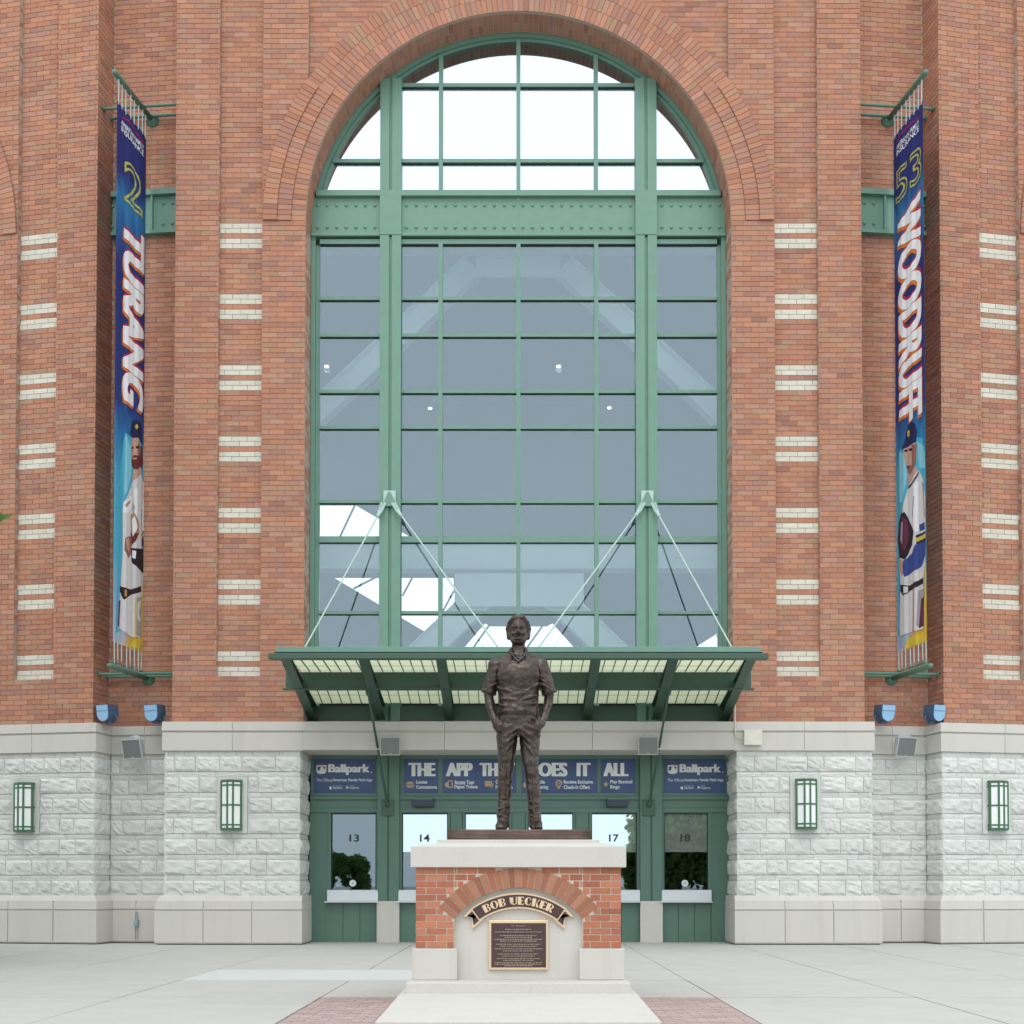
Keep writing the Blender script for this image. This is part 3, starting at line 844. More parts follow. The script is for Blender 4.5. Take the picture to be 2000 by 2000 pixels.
# ================================================================== HALL BEHIND THE GLASS
hall = sub('hall_interior', bld)
zc_ = zw(470) + .72
boxo('ceiling', -9, 9, 1.32, 13, zc_ + .02, zc_ + .25, M_inside, hall)
boxo('floor', -9, 9, 1.0, 13, 4.3, 4.5, M_hallfloor, hall)
for s in (-1, 1): boxo('side_wall', min(s * 9, s * 9.2), max(s * 9, s * 9.2), 1.32, 13, 4.3, zc_, M_inside, hall)
YB = 11.0
def hp(pts): return [(at(px, py, YB).x, at(px, py, YB).z) for px, py in pts]
holes = [hp([(650, 1127), (886, 1127), (886, 1155), (906, 1176), (852, 1247)]),
         hp([(560, 985), (694, 985), (856, 1079), (856, 1100), (560, 1100)]),
         hp([(906, 1264), (947, 1216), (958, 1222), (1068, 1222), (1079, 1216), (1122, 1264)]),
         hp([(1358, 1264), (1440, 1212), (1440, 1264)])]
bm = bmesh.new()
def loop(pts):
    vv = [bm.verts.new((x, YB, z)) for x, z in pts]
    return [bm.edges.new((vv[k], vv[(k + 1) % len(vv)])) for k in range(len(vv))]
ed = loop([(-9, 4.5), (9, 4.5), (9, zc_), (-9, zc_)])
for h in holes: ed += loop(h)
bmesh.ops.triangle_fill(bm, use_beauty=True, use_dissolve=False, edges=ed)
me = bpy.data.meshes.new('far_wall'); bm.to_mesh(me); bm.free()
fw = put('far_wall', me, M_inside, hall)
sm = fw.modifiers.new('s', 'SOLIDIFY'); sm.thickness = .12; sm.offset = 1
# glazing bars across the openings
for (a, b) in (((694, 985), (650, 1078)), ((735, 1127), (690, 1150)), ((806, 1127), (786, 1164)), ((886, 1155), (840, 1240)), ((955, 1222), (925, 1264)), ((1060, 1222), (1030, 1264)), ((1400, 1240), (1412, 1264))):
    MB().bar(at(*a, YB - .05), at(*b, YB - .05), .045, .05).build('glazing_bar', M_inside, hall)
# steel frame close behind the glass
def steel(name, pts, Y, th, w_, m=M_insteel):
    mb = MB(); mb.bar(at(*pts[0], Y), at(*pts[1], Y), th, w_, up=(0, 1, 0)); return mb.build(name, m, hall)
def sbeam(p0, p1, wpx, Y):
    """I-section: web and two flanges along a diagonal"""
    a, b = at(*p0, Y), at(*p1, Y); d = (b - a).normalized(); nrm = Vector((-d.z, 0, d.x)); h = wpx / (F / (Y - CY)) / 2
    MB().bar(a, b, h * 2, .05, up=(0, 1, 0)).build('brace_web', M_insteel, hall)
    for q in (-1, 1):
        MB().bar(a + nrm * h * q, b + nrm * h * q, .035, .34, up=(0, 1, 0)).build('brace_flange', M_insteel, hall)
YI = 2.3
for s in (-1, 1):
    X = lambda px: CX + s * (px - CX) * -1 if s > 0 else px
    sbeam((X(925), 520), (X(575), 850), 42, YI)
    sbeam((X(990), 1120), (X(790), 1310), 50, YI - .2)
boxo('gusset', ax(930, YI - .1), ax(1095, YI - .1), YI - .15, YI - .05, az(545, YI), az(490, YI), M_insteel, hall)
boxo('gusset', ax(888, YI - .4), ax(1140, YI - .4), YI - .45, YI - .36, az(1185, YI - .4), az(1120, YI - .4), M_insteel, hall)
boxo('tie_beam', -8.8, 8.8, YI - .5, YI - .3, az(1118, YI), az(1076, YI), M_insteel, hall)
boxo('tie_beam_flange', -8.8, 8.8, YI - .62, YI - .2, az(1120, YI) - .05, az(1118, YI) + .02, M_insteel, hall)
boxo('tie_beam_flange', -8.8, 8.8, YI - .62, YI - .2, az(1076, YI), az(1076, YI) + .09, M_insteel, hall)
M_lamp = bpy.data.materials.new('downlight'); M_lamp.use_nodes = True
bb = M_lamp.node_tree.nodes['Principled BSDF']; bb.inputs['Emission Color'].default_value = (1, .97, .9, 1); bb.inputs['Emission Strength'].default_value = 3; bb.inputs['Base Color'].default_value = (.9, .9, .9, 1)
for (px, py) in ((638, 716), (1091, 716), (840, 798), (1190, 797)):
    # on the ceiling: walk along the ray until the ceiling height
    p0 = at(px, py, 0); c0 = Vector((0, CY, EZ)); d = p0 - c0; t = (zc_ - EZ) / d.z; q = c0 + d * t
    if q.y > 10.6: q = c0 + d * ((10.5 - CY) / d.y); MB().tube([(q.x, q.y, q.z + .02), (q.x, q.y, zc_ + .05)], .012, 6).build('pendant_rod', M_inside, hall)
    MB().tube([(q.x, q.y, q.z - .012), (q.x, q.y, q.z + .02)], .055, 14).build('downlight', M_lamp, hall)
    if q.y > 10.4: continue
    ld = bpy.data.lights.new('downlight_lamp', 'SPOT'); ld.energy = 150; ld.spot_size = R(150); ld.spot_blend = .6; ld.shadow_soft_size = .08; ld.color = (1, .96, .88)
    lo_ = put('downlight_lamp', ld, None, hall, (q.x, q.y, q.z - .08))

# neighbouring bays just beyond the frame edge
for s, fr in ((-1, fP_L), (1, fP_R)):
    nb = sub('neighbour_window', bld)
    MB().extr([(2.61, .1), (5.5, .1), (5.5, ZC + 3.5), (2.61, ZC + 3.5)], ff(fr), .75, .76).build('pane', M_glass, nb)
    MB().extr([(2.61, .05), (5.5, .05), (5.5, ZC + 4), (2.61, ZC + 4)], ff(fr), .95, 1.05).build('backing', M_inside, nb)
    MB().extr([(2.61, .05), (2.73, .05), (2.73, ZC), (2.61, ZC)], ff(fr), .6, .8).build('side_frame', M_green, nb)
    MB().extr([(4.2, .05), (4.62, .05), (4.62, ZC + 3), (4.2, ZC + 3)], ff(fr), .52, .8).build('column', M_green, nb)
    MB().extr([(2.61, ZC + .02), (5.5, ZC + .02), (5.5, ZC + .9), (2.61, ZC + .9)], ff(fr), .57, .8).build('girder', M_green, nb)
    MB().extr([(2.61, .05), (5.5, .05), (5.5, 4.4), (2.61, 4.4)], ff(fr), .55, .8).build('door_panel', M_greent, nb)
    for py in ROWS[1:-1]: MB().extr([(2.73, zw(py) - .032), (5.5, zw(py) - .032), (5.5, zw(py) + .032), (2.73, zw(py) + .032)], ff(fr), .61, .76).build('transom', M_green, nb)
    t_ = np.linspace(R(10), R(50), 16)
    MB().extr([(CU - (RI - .01) * math.cos(t), ZC + (RI - .01) * math.sin(t)) for t in t_] + [(CU - (RI - .16) * math.cos(t), ZC + (RI - .16) * math.sin(t)) for t in t_[::-1]], ff(fr), .6, .8).build('arch_frame', M_green, nb)

# ================================================================== TICKET FRONT
YT = .85
xt = lambda px: ax(px, YT, 1600); zt_ = lambda py: az(py, YT)
tk = sub('ticket_front', bld)
Zh = zt_(1475)
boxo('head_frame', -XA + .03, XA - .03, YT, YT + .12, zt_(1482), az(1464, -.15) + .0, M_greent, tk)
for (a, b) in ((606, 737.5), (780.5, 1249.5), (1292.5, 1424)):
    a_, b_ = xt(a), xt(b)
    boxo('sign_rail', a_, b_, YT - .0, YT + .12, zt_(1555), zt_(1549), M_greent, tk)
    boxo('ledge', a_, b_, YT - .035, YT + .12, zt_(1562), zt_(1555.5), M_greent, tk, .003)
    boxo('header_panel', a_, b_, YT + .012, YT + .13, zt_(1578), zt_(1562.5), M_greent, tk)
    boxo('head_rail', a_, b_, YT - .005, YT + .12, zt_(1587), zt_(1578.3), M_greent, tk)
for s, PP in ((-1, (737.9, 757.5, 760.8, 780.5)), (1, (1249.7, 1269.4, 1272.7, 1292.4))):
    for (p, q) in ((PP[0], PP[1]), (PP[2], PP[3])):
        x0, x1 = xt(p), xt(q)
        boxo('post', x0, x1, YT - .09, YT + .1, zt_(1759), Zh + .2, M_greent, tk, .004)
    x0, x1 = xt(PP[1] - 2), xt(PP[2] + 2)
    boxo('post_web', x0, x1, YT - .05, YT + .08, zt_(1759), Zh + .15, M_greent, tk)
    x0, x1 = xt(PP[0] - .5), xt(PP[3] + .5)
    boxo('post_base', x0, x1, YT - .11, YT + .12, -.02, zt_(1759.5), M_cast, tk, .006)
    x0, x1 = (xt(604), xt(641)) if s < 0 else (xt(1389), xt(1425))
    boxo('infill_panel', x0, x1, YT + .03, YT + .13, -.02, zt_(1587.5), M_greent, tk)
WNS = [(13, 646.5, 734.8), (14, 785, 874.5), (15, 908, 995), (16, 1031, 1119.6), (17, 1155, 1244), (18, 1297, 1383)]
boards = MB()
for num, p0, p1 in WNS:
    tw = tag(sub('ticket_window', tk), 'ticket window numbered %d' % num)
    a, b = xt(p0), xt(p1)
    zt1, zb1 = zt_(1590), zt_(1738); zm = zt_(1664)
    fr_w = .045
    for (x0, x1, z0, z1) in ((a - fr_w, a, zb1, zt1 + .03), (b, b + fr_w, zb1, zt1 + .03), (a - fr_w, b + fr_w, zt1, zt1 + .03)):
        pass
    fl = {13: xt(641.2), 14: xt(779), 18: xt(1290)}.get(num, a - fr_w); frr = {13: xt(743), 17: xt(1251), 18: xt(1388.8)}.get(num, b + fr_w)
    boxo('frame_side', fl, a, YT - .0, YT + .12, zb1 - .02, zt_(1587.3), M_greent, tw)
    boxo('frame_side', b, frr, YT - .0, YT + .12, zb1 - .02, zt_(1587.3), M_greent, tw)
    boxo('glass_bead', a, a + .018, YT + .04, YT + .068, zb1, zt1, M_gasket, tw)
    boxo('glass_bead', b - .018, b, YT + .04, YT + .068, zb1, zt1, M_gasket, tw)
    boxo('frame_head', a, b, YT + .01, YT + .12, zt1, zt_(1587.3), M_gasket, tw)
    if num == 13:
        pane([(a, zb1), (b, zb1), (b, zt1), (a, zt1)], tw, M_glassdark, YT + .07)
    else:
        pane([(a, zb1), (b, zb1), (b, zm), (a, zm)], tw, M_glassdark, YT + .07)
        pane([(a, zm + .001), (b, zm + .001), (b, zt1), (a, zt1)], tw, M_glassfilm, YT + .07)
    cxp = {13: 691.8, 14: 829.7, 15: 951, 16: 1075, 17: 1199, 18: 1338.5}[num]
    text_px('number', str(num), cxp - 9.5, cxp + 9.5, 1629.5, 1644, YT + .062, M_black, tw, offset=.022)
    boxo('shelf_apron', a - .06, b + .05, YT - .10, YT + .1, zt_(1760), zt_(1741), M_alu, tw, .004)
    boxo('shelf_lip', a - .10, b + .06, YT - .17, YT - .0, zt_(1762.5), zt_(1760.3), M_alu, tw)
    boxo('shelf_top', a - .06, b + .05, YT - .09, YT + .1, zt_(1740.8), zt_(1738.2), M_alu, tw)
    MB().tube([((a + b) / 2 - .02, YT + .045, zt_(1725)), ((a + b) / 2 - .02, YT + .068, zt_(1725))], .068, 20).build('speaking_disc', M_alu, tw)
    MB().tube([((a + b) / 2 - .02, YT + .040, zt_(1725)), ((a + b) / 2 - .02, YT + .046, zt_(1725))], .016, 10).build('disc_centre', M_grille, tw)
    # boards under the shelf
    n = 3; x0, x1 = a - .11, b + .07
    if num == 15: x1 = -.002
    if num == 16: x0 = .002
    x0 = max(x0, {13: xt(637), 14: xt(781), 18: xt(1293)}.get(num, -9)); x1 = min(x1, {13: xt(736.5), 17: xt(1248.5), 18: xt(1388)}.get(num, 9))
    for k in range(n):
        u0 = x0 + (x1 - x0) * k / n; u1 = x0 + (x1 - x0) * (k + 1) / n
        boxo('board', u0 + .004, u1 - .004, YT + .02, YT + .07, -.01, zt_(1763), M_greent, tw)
    # inside: ledge with a few leaflets
    boxo('counter', a, b, YT + .2, YT + .7, zb1 - .06, zb1 + .02, M_inside, tw)
    if num == 13:
        for (q0, q1, hgt, mm) in ((.02, .13, .10, M_white), (.16, .40, .07, M_grille), (.62, .72, .11, M_grille), (.74, .90, .11, M_gold)):
            boxo('leaflet_stack', a + q0, a + q1, YT + .25, YT + .33, zb1 + .021, zb1 + .02 + hgt, mm, tw)
for (p, q) in ((875.5, 907), (996, 1030), (1120.6, 1154)):
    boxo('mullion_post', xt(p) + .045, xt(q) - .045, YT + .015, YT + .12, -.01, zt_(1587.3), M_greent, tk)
boxo('board_backing', -XA + .05, XA - .05, YT + .072, YT + .1, -.02, zt_(1739), M_gasket, tk)
room = sub('ticket_office', bld)
for nm, bx in (('back_wall', (-5, 5, 4.2, 4.3, 0, 3.4)), ('ceiling', (-5, 5, 1.02, 4.2, 3.3, 3.42)), ('floor', (-5, 5, 1.0, 4.2, -.02, .02)), ('side_wall', (-5.1, -5, 1.02, 4.2, 0, 3.4)), ('side_wall', (5, 5.1, 1.02, 4.2, 0, 3.4))):
    boxo(nm, *bx, M_inside, room)
# ---- transom signs
SG = [('ballpark', 612, 732), ('the', 789, 855.6), ('app', 864, 1008), ('does', 1019, 1167), ('all', 1174, 1240.7), ('ballpark', 1298, 1418)]
YS = YT + .03
for (p, q) in ((606, 737.5), (780.5, 1249.5), (1292.5, 1424)):
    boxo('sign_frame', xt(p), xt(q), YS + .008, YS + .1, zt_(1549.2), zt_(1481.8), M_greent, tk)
for kind, p0, p1 in SG:
    sg = boxo('transom_sign', xt(p0), xt(p1), YS, YS + .02, zt_(1549), zt_(1482), M_bluesign, tk)
    Yx = YS - .004
    if kind == 'ballpark':
        o = p0 - 612
        T = lambda b_, a0, a1, b0, b1, **kw: text_px('lettering', b_, a0 + o, a1 + o, b0, b1, Yx, M_white, sg, **kw)
        T('Ballpark', 641, 722.5, 1492.5, 1513.5, offset=.012, fat=.012); T('.', 724.5, 726.8, 1507, 1509.2)
        T('The Official', 618, 649, 1520.8, 1526.5, offset=.0)
        T('American Family Field App', 650.5, 727, 1520.5, 1527.5, offset=.02)
        T('Download on the', 650, 668.5, 1534, 1536); T('App Store', 650, 668.5, 1537, 1541.5, offset=.015)
        T('GET IT ON', 684, 692, 1534, 1536); T('Google Play', 683, 702, 1537, 1541.5, offset=.01)
        P = lambda pts, m, Y_, nm: MB().extr([(ax(a + o, Y_, 1500), az(b_, Y_)) for a, b_ in pts], lambda x, z, d: (x, Y_ + d, z), 0, .002).build(nm, m, sg)
        # home-plate emblem with a batter in silhouette
        P([(618, 1494.6), (637.5, 1494.6), (637.5, 1506), (635.5, 1510), (632, 1511.5), (623.5, 1511.5), (620, 1510), (618, 1506)], M_white, Yx, 'emblem')
        P([(620, 1497.2), (627.5, 1497.2), (625.3, 1500.5), (624.5, 1505), (620, 1505)], M_bluesign, Yx - .003, 'emblem')
        P([(629.5, 1497.2), (635.3, 1497.2), (635.3, 1503.5), (633.6, 1502)], mat('sign_red', (.4, .05, .05), .6), Yx - .003, 'emblem')
        P([(621, 1491.6), (634, 1491.6), (634, 1493), (621, 1493)], mat('sign_red', (.4, .05, .05), .6), Yx, 'emblem')
        P([(643.3, 1537), (645, 1536), (646.5, 1536), (648, 1537), (647.3, 1539), (648, 1541), (646.5, 1542), (644.8, 1542), (643.2, 1540)], M_white, Yx, 'store_mark')
        P([(676.5, 1535), (682, 1538), (676.5, 1541)], M_white, Yx, 'store_mark')
    else:
        T = lambda b_, a0, a1, b0, b1, **kw: text_px('lettering', b_, a0, a1, b0, b1, Yx, M_white, sg, **kw)
        P = lambda pts, m, Y_, nm: MB().extr([(ax(a, Y_, 1500), az(b_, Y_)) for a, b_ in pts], lambda x, z, d: (x, Y_ + d, z), 0, .002).build(nm, m, sg)
        CI = lambda cx, cy, rx, ry, n=16, t0=0, t1=6.2832: [(cx + rx * math.cos(t), cy + ry * math.sin(t)) for t in np.linspace(t0, t1, n + 1)[:n + (0 if t1 > 6.28 else 1)]]
        if kind == 'the':
            T('THE', 797.5, 850.5, 1490, 1516, offset=.012, fat=.022)
            T('Locate', 813, 834.5, 1523.5, 1530.5, offset=.02); T('Concessions', 813, 853.5, 1533.5, 1540.5, offset=.02)
            P(CI(801, 1531.5, 8, 5, 12, math.pi, 2 * math.pi), M_gold, Yx, 'burger_icon'); P([(793, 1532.5), (809, 1532.5), (809, 1534.5), (793, 1534.5)], M_gold, Yx, 'burger_icon'); P([(793.5, 1535.5), (808.5, 1535.5), (806, 1538.5), (796, 1538.5)], M_gold, Yx, 'burger_icon')
        if kind == 'app':
            T('APP', 870.5, 923.5, 1490, 1516, offset=.012, fat=.022); T('THAT', 936.5, 1006, 1490, 1516, offset=.012, fat=.022)
            T('Access Your', 887.5, 926.5, 1523.5, 1532, offset=.02); T('Digital Tickets', 887, 933, 1533.5, 1541.5, offset=.02)
            T('Chat Live', 968, 1000, 1523.5, 1530.5, offset=.02); T('For Service', 968, 1001, 1533.5, 1540.5, offset=.02)
            P([(875, 1524), (884, 1524), (884, 1539), (875, 1539)], M_gold, Yx, 'phone_icon'); P([(876.5, 1526), (882, 1526), (882, 1536.5), (876.5, 1536.5)], M_bluesign, Yx - .003, 'phone_icon'); P(CI(873.5, 1532.5, 4.5, 5), M_gold, Yx - .002, 'phone_icon')
            P([(947, 1525.5), (961, 1525.5), (961, 1535), (953, 1535), (949.5, 1538), (950, 1535), (947, 1535)], M_gold, Yx, 'chat_icon'); P([(955, 1536), (963.5, 1536), (963.5, 1530), (962, 1530), (962, 1537.5), (955, 1537.5)], M_gold, Yx, 'chat_icon')
            for q in (950.5, 954, 957.5): P(CI(q, 1530, .9, .9, 8), M_bluesign, Yx - .003, 'chat_icon')
        if kind == 'does':
            T('DOES', 1029, 1108.5, 1489.5, 1516.5, offset=.012, fat=.022); T('IT', 1126, 1153.5, 1490, 1516, offset=.012, fat=.022)
            T('Mobile', 1042, 1064, 1523.5, 1530.5, offset=.02); T('Ordering', 1042, 1070.5, 1533.5, 1542.5, offset=.02)
            T('Receive Exclusive', 1101, 1158, 1523.5, 1530.5, offset=.02); T('Check-In Offers', 1101, 1152, 1533.5, 1541, offset=.02)
            P(CI(1027, 1533, 5, 6), M_gold, Yx, 'order_icon')
            P(CI(1091.5, 1530, 6.6, 6.8, 14, R(150), R(390)) + [(1091.5, 1542)], M_gold, Yx, 'pin_icon'); P(CI(1091.5, 1530.5, 4.4, 4.4), M_bluesign, Yx - .003, 'pin_icon')
            P([(1089, 1530.5), (1090, 1529.5), (1091.2, 1531), (1094, 1528), (1095, 1529), (1091.2, 1533)], M_gold, Yx - .005, 'pin_icon')
        if kind == 'all':
            T('ALL', 1178, 1227.5, 1490, 1516, offset=.012, fat=.022)
            T('Play Baseball', 1192, 1235, 1523.5, 1532, offset=.02); T('Bingo', 1192, 1210.5, 1533.5, 1542, offset=.02)
            P([(1183.3 + r_ * math.sin(k * math.pi / 5), 1531.8 - r_ * math.cos(k * math.pi / 5)) for k in range(10) for r_ in ((6.2,) if k % 2 == 0 else (2.6,))], M_gold, Yx, 'star_icon')
for p, nm in (((806, 848), 'THE'), ((1184, 1226), 'ALL')):
    bx = thing('air_curtain_box', 'small dark blue box on the green header under the sign reading %s' % nm, 'box', 'boxes on the ticket header')
    boxo('housing', xt(p[0]), xt(p[1]), YT - .16, YT + .011, zt_(1576), zt_(1563), M_bluebox, bx, .01)
    boxo('mounting_plate', xt(p[0] + 2), xt(p[1] - 2), YT - .13, YT - .04, zt_(1562.8), zt_(1559), M_greent, bx)
# ================================================================== CANOPY
cn = thing('entrance_canopy', 'green steel canopy with pale translucent panels hung over the ticket windows', 'canopy')
YF, YM, YK = -2.45, -1.0, .58
dB = 1.372
zbk = lambda Y: np.interp(Y, [YF, YM, YK], [EZ + 4.07, az(1310, YM), az(1376, YK)])      # panel plane
zbt = lambda Y: np.interp(Y, [YF, YK], [EZ + 3.97, EZ + 3.27])                     # underside of beams
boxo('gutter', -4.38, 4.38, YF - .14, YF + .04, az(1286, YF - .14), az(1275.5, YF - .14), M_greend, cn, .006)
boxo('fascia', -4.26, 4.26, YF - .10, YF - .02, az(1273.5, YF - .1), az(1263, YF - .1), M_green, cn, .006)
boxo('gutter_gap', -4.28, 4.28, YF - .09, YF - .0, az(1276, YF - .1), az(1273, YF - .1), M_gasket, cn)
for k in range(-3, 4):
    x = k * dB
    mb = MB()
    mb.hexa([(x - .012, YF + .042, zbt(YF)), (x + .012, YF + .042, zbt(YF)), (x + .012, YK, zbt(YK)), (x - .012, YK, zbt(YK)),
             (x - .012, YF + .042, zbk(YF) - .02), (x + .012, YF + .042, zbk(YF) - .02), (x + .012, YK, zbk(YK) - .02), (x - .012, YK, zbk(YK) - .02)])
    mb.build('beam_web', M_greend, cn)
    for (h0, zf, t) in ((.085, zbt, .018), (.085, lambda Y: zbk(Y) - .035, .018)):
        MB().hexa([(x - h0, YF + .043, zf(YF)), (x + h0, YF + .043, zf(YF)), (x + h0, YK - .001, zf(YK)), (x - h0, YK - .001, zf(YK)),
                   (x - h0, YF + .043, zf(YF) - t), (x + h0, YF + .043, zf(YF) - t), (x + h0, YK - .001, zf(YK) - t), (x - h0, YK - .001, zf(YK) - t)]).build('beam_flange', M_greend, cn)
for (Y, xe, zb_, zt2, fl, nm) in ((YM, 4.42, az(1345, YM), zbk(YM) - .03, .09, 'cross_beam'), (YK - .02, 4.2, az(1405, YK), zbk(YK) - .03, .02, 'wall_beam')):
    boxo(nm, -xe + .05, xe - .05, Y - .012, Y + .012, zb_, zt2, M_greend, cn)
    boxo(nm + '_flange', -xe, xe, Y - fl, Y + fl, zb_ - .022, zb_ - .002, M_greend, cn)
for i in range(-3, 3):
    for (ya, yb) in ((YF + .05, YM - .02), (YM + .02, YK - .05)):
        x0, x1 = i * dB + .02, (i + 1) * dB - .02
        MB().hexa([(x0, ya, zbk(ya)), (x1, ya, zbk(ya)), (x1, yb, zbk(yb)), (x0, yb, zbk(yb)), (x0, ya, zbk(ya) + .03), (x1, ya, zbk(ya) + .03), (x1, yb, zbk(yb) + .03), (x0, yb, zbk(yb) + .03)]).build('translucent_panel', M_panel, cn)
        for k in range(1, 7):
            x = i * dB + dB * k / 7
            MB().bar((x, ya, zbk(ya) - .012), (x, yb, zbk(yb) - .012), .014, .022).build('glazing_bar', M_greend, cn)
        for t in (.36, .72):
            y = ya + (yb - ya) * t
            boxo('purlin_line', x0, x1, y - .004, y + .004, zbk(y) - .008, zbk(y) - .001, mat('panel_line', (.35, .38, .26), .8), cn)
# tie rods above, anchored on the window columns, and struts below
for s in (-1, 1):
    X = lambda px: px if s < 0 else 2 * CX - px
    yb_ = YW - .10
    br = sub('rod_bracket', cn)
    x0, x1 = sorted((ax(X(749), yb_, 970), ax(X(773), yb_, 970)))
    boxo('plate', x0, x1, yb_ - .03, yb_, az(985, yb_), az(959, yb_), M_rod, br, .004)
    c = (x0 + x1) / 2
    MB().extr([(c - .02, az(962, yb_)), (c - .15, az(990, yb_)), (c + .15, az(990, yb_)), (c + .02, az(962, yb_))], lambda a, b, d: (a, yb_ - .03 - d, b), 0, .03).build('gusset', M_green, br)
    for (pa, tx) in (((747.5, 990), -s * -4.25), ((771, 990), 0.)):
        a = at(X(pa[0]), pa[1], yb_ - .08)
        b = Vector((s * 4.22 if pa[0] < 760 else s * .10, YM, zbk(YM) + .06))
        MB().tube([a, b], .016, 10).build('tie_rod', M_rod, cn)
        d = (b - a).normalized()
        for q in (-1, 1):
            MB().bar(a + Vector((.028 * q, 0, .05)) - d * .05, a + d * .16 + Vector((.018 * q, 0, 0)), .018, .05).build('clevis', M_rod, cn)
        MB().tube([a + d * .12, a + d * .26], .034, 8).build('turnbuckle', M_rod, cn)
        boxo('rod_lug', b.x - .04, b.x + .04, b.y - .06, b.y + .06, b.z - .12, b.z + .03, M_greend, cn)
    a = at(X(719), 1352, YM + .1); b = at(X(757), 1572, YT - .14)
    MB().tube([a, b], .024, 10).build('strut', M_greend, cn)
    d = (b - a).normalized()
    for t in (a, b):
        MB().tube([t - d * .09, t - d * .03, t + d * .03, t + d * .09], [.02, .05, .05, .02], 8).build('strut_clevis', M_greend, cn)
    x0, x1 = sorted((ax(X(745.6), YT - .12, 1580), ax(X(769), YT - .12, 1580)))
    boxo('strut_plate', x0, x1, YT - .135, YT - .092, az(1593.5, YT - .12), az(1562, YT - .12), M_greend, cn, .004)

# ================================================================== WALL LANTERNS
def lantern(fr, u, zc, label):
    t = thing('wall_lantern', label, 'wall lamp', 'wall lanterns on the stone base', fr.p(u, zc, 0))
    x, n = fr.u, fr.n
    if x.cross(n).z < 0: x = -x
    H, W_ = .47, .19
    G = lambda a, d, z: Vector((x * a + n * d)) + Vector((0, 0, z))
    prof = [(-W_, .0), (-W_, .07), (-.055, .155), (.055, .155), (W_, .07), (W_, .0)]
    mb = MB(); k = .93
    n_ = len(prof)
    mb.extr([(a * k, b * k + .018) for a, b in prof], lambda a, b, d: G(a, b, d), -H + .03, H - .03)
    mb.build('diffuser', M_diff, t)
    for z in (-H, -H + .085, 0, H - .085, H):
        for i in range(1, n_ - 2):
            MB().bar(G(*prof[i], z), G(*prof[i + 1], z), .028, .032 if abs(z) < H else .042).build('cage_bar', M_lgreen, t)
        for i in (0, n_ - 2):
            MB().bar(G(*prof[i], z), G(*prof[i + 1], z), .028, .032 if abs(z) < H else .042).build('cage_bar', M_lgreen, t)
    for i in range(1, n_ - 1):
        a, b = prof[i]
        MB().bar(G(a, b, -H), G(a, b, H), .036, .036, up=(x.x, x.y, 0)).build('upright', M_lgreen, t)
    mb = MB(); mb.extr(prof, lambda a, b, d: G(a, b, d), -H - .02, -H + .002); mb.build('base_plate', M_lgreen, t)
    mb = MB(); mb.extr(prof, lambda a, b, d: G(a, b, d), H - .002, H + .02); mb.build('top_plate', M_lgreen, t)
    mb = MB(); mb.extr([(-W_ * .9, -.03), (W_ * .9, -.03), (W_ * .9, .01), (-W_ * .9, .01)], lambda a, b, d: G(a, b, d), -H + .05, H - .05); mb.build('back_plate', M_lgreen, t)
for f, px, py, lb in ((F1L, 453.8, 1573, 'green caged wall lantern on the stone pier beside the dark ticket window with leaflets'), (F1R, 1572.8, 1571, 'green caged wall lantern on the stone pier near the cream junction box'),
                      (F5L, 51.0, 1577.5, 'green caged wall lantern on the outer stone pier past the banner of the bearded ballplayer'), (F5R, 1945.5, 1574, 'green caged wall lantern on the outer stone pier past the banner of the gloved ballplayer')):
    u, z = uz(f, px, py); 
    lantern(Fr((f.p(0, 0, -.025)[:2]), f.u[:2], f.n[:2]), u, z, lb)

# ================================================================== FLOODLIGHTS on the recess ledge
def flood(cx, cy, zbot, aim, label):
    t = thing('floodlight', label, 'floodlight', 'blue floodlights under the banners', (cx, cy, zbot))
    W_, Hh, Dp = .15, .33, .30
    mtx = Matrix.Rotation(aim, 4, 'Z') @ Matrix.Rotation(R(8), 4, 'X')
    prof = [(-W_, Hh), (-W_, W_)] + [(W_ * math.cos(a), W_ + W_ * math.sin(a)) for a in np.linspace(math.pi, 2 * math.pi, 14)][1:-1] + [(W_, W_), (W_, Hh)]
    fn = lambda k: (lambda a, b, d: mtx @ Vector((a * (1 - k * max(d + .15, 0)), d, b * (1 - k * .6 * max(d + .15, 0)) + .05)))
    MB().extr(prof, fn(.35), -.15, .15).build('housing', M_flood, t)
    ln = [(a * .94, .15 + (b - .15) * .95) for a, b in prof]
    MB().extr(ln, fn(0), -.158, -.151).build('lens', M_lens, t)
    MB().extr([(-W_ * .94, .205), (W_ * .94, .205), (W_ * .94, .214), (-W_ * .94, .214)], fn(0), -.161, -.1585).build('lens_bar', M_flood, t)
    for s in (-1, 1): MB().tube([mtx @ Vector((s * .14, .05, .16)), mtx @ Vector((s * .165, .05, .10)), mtx @ Vector((s * .10, .05, 0.03))], .018, 8).build('yoke_arm', M_flood, t)
    MB().tube([mtx @ Vector((-.10, .05, .03)), mtx @ Vector((.10, .05, .03))], .02, 8).build('yoke_foot', M_flood, t)
    MB().tube([(0, 0.02, 0), (0, .02, .06)], .06, 12).build('mount', M_flood, t)
for (px, fr, am, lb) in ((214, fR_L, -.42, 'blue floodlight under the banner of the bearded ballplayer, on the side of the outer pier'), (306, fR_L, -.30, 'blue floodlight under the banner of the bearded ballplayer, on the side of the arch'),
                         (1724, fR_R, .30, 'blue floodlight under the banner of the gloved ballplayer, on the side of the arch'), (1821, fR_R, .42, 'blue floodlight under the banner of the gloved ballplayer, on the side of the outer pier')):
    p = at(px - (9 if px < 1000 else -9) * 0, 1405, .25)
    flood(p.x, .22, ZB + .0, am, lb)

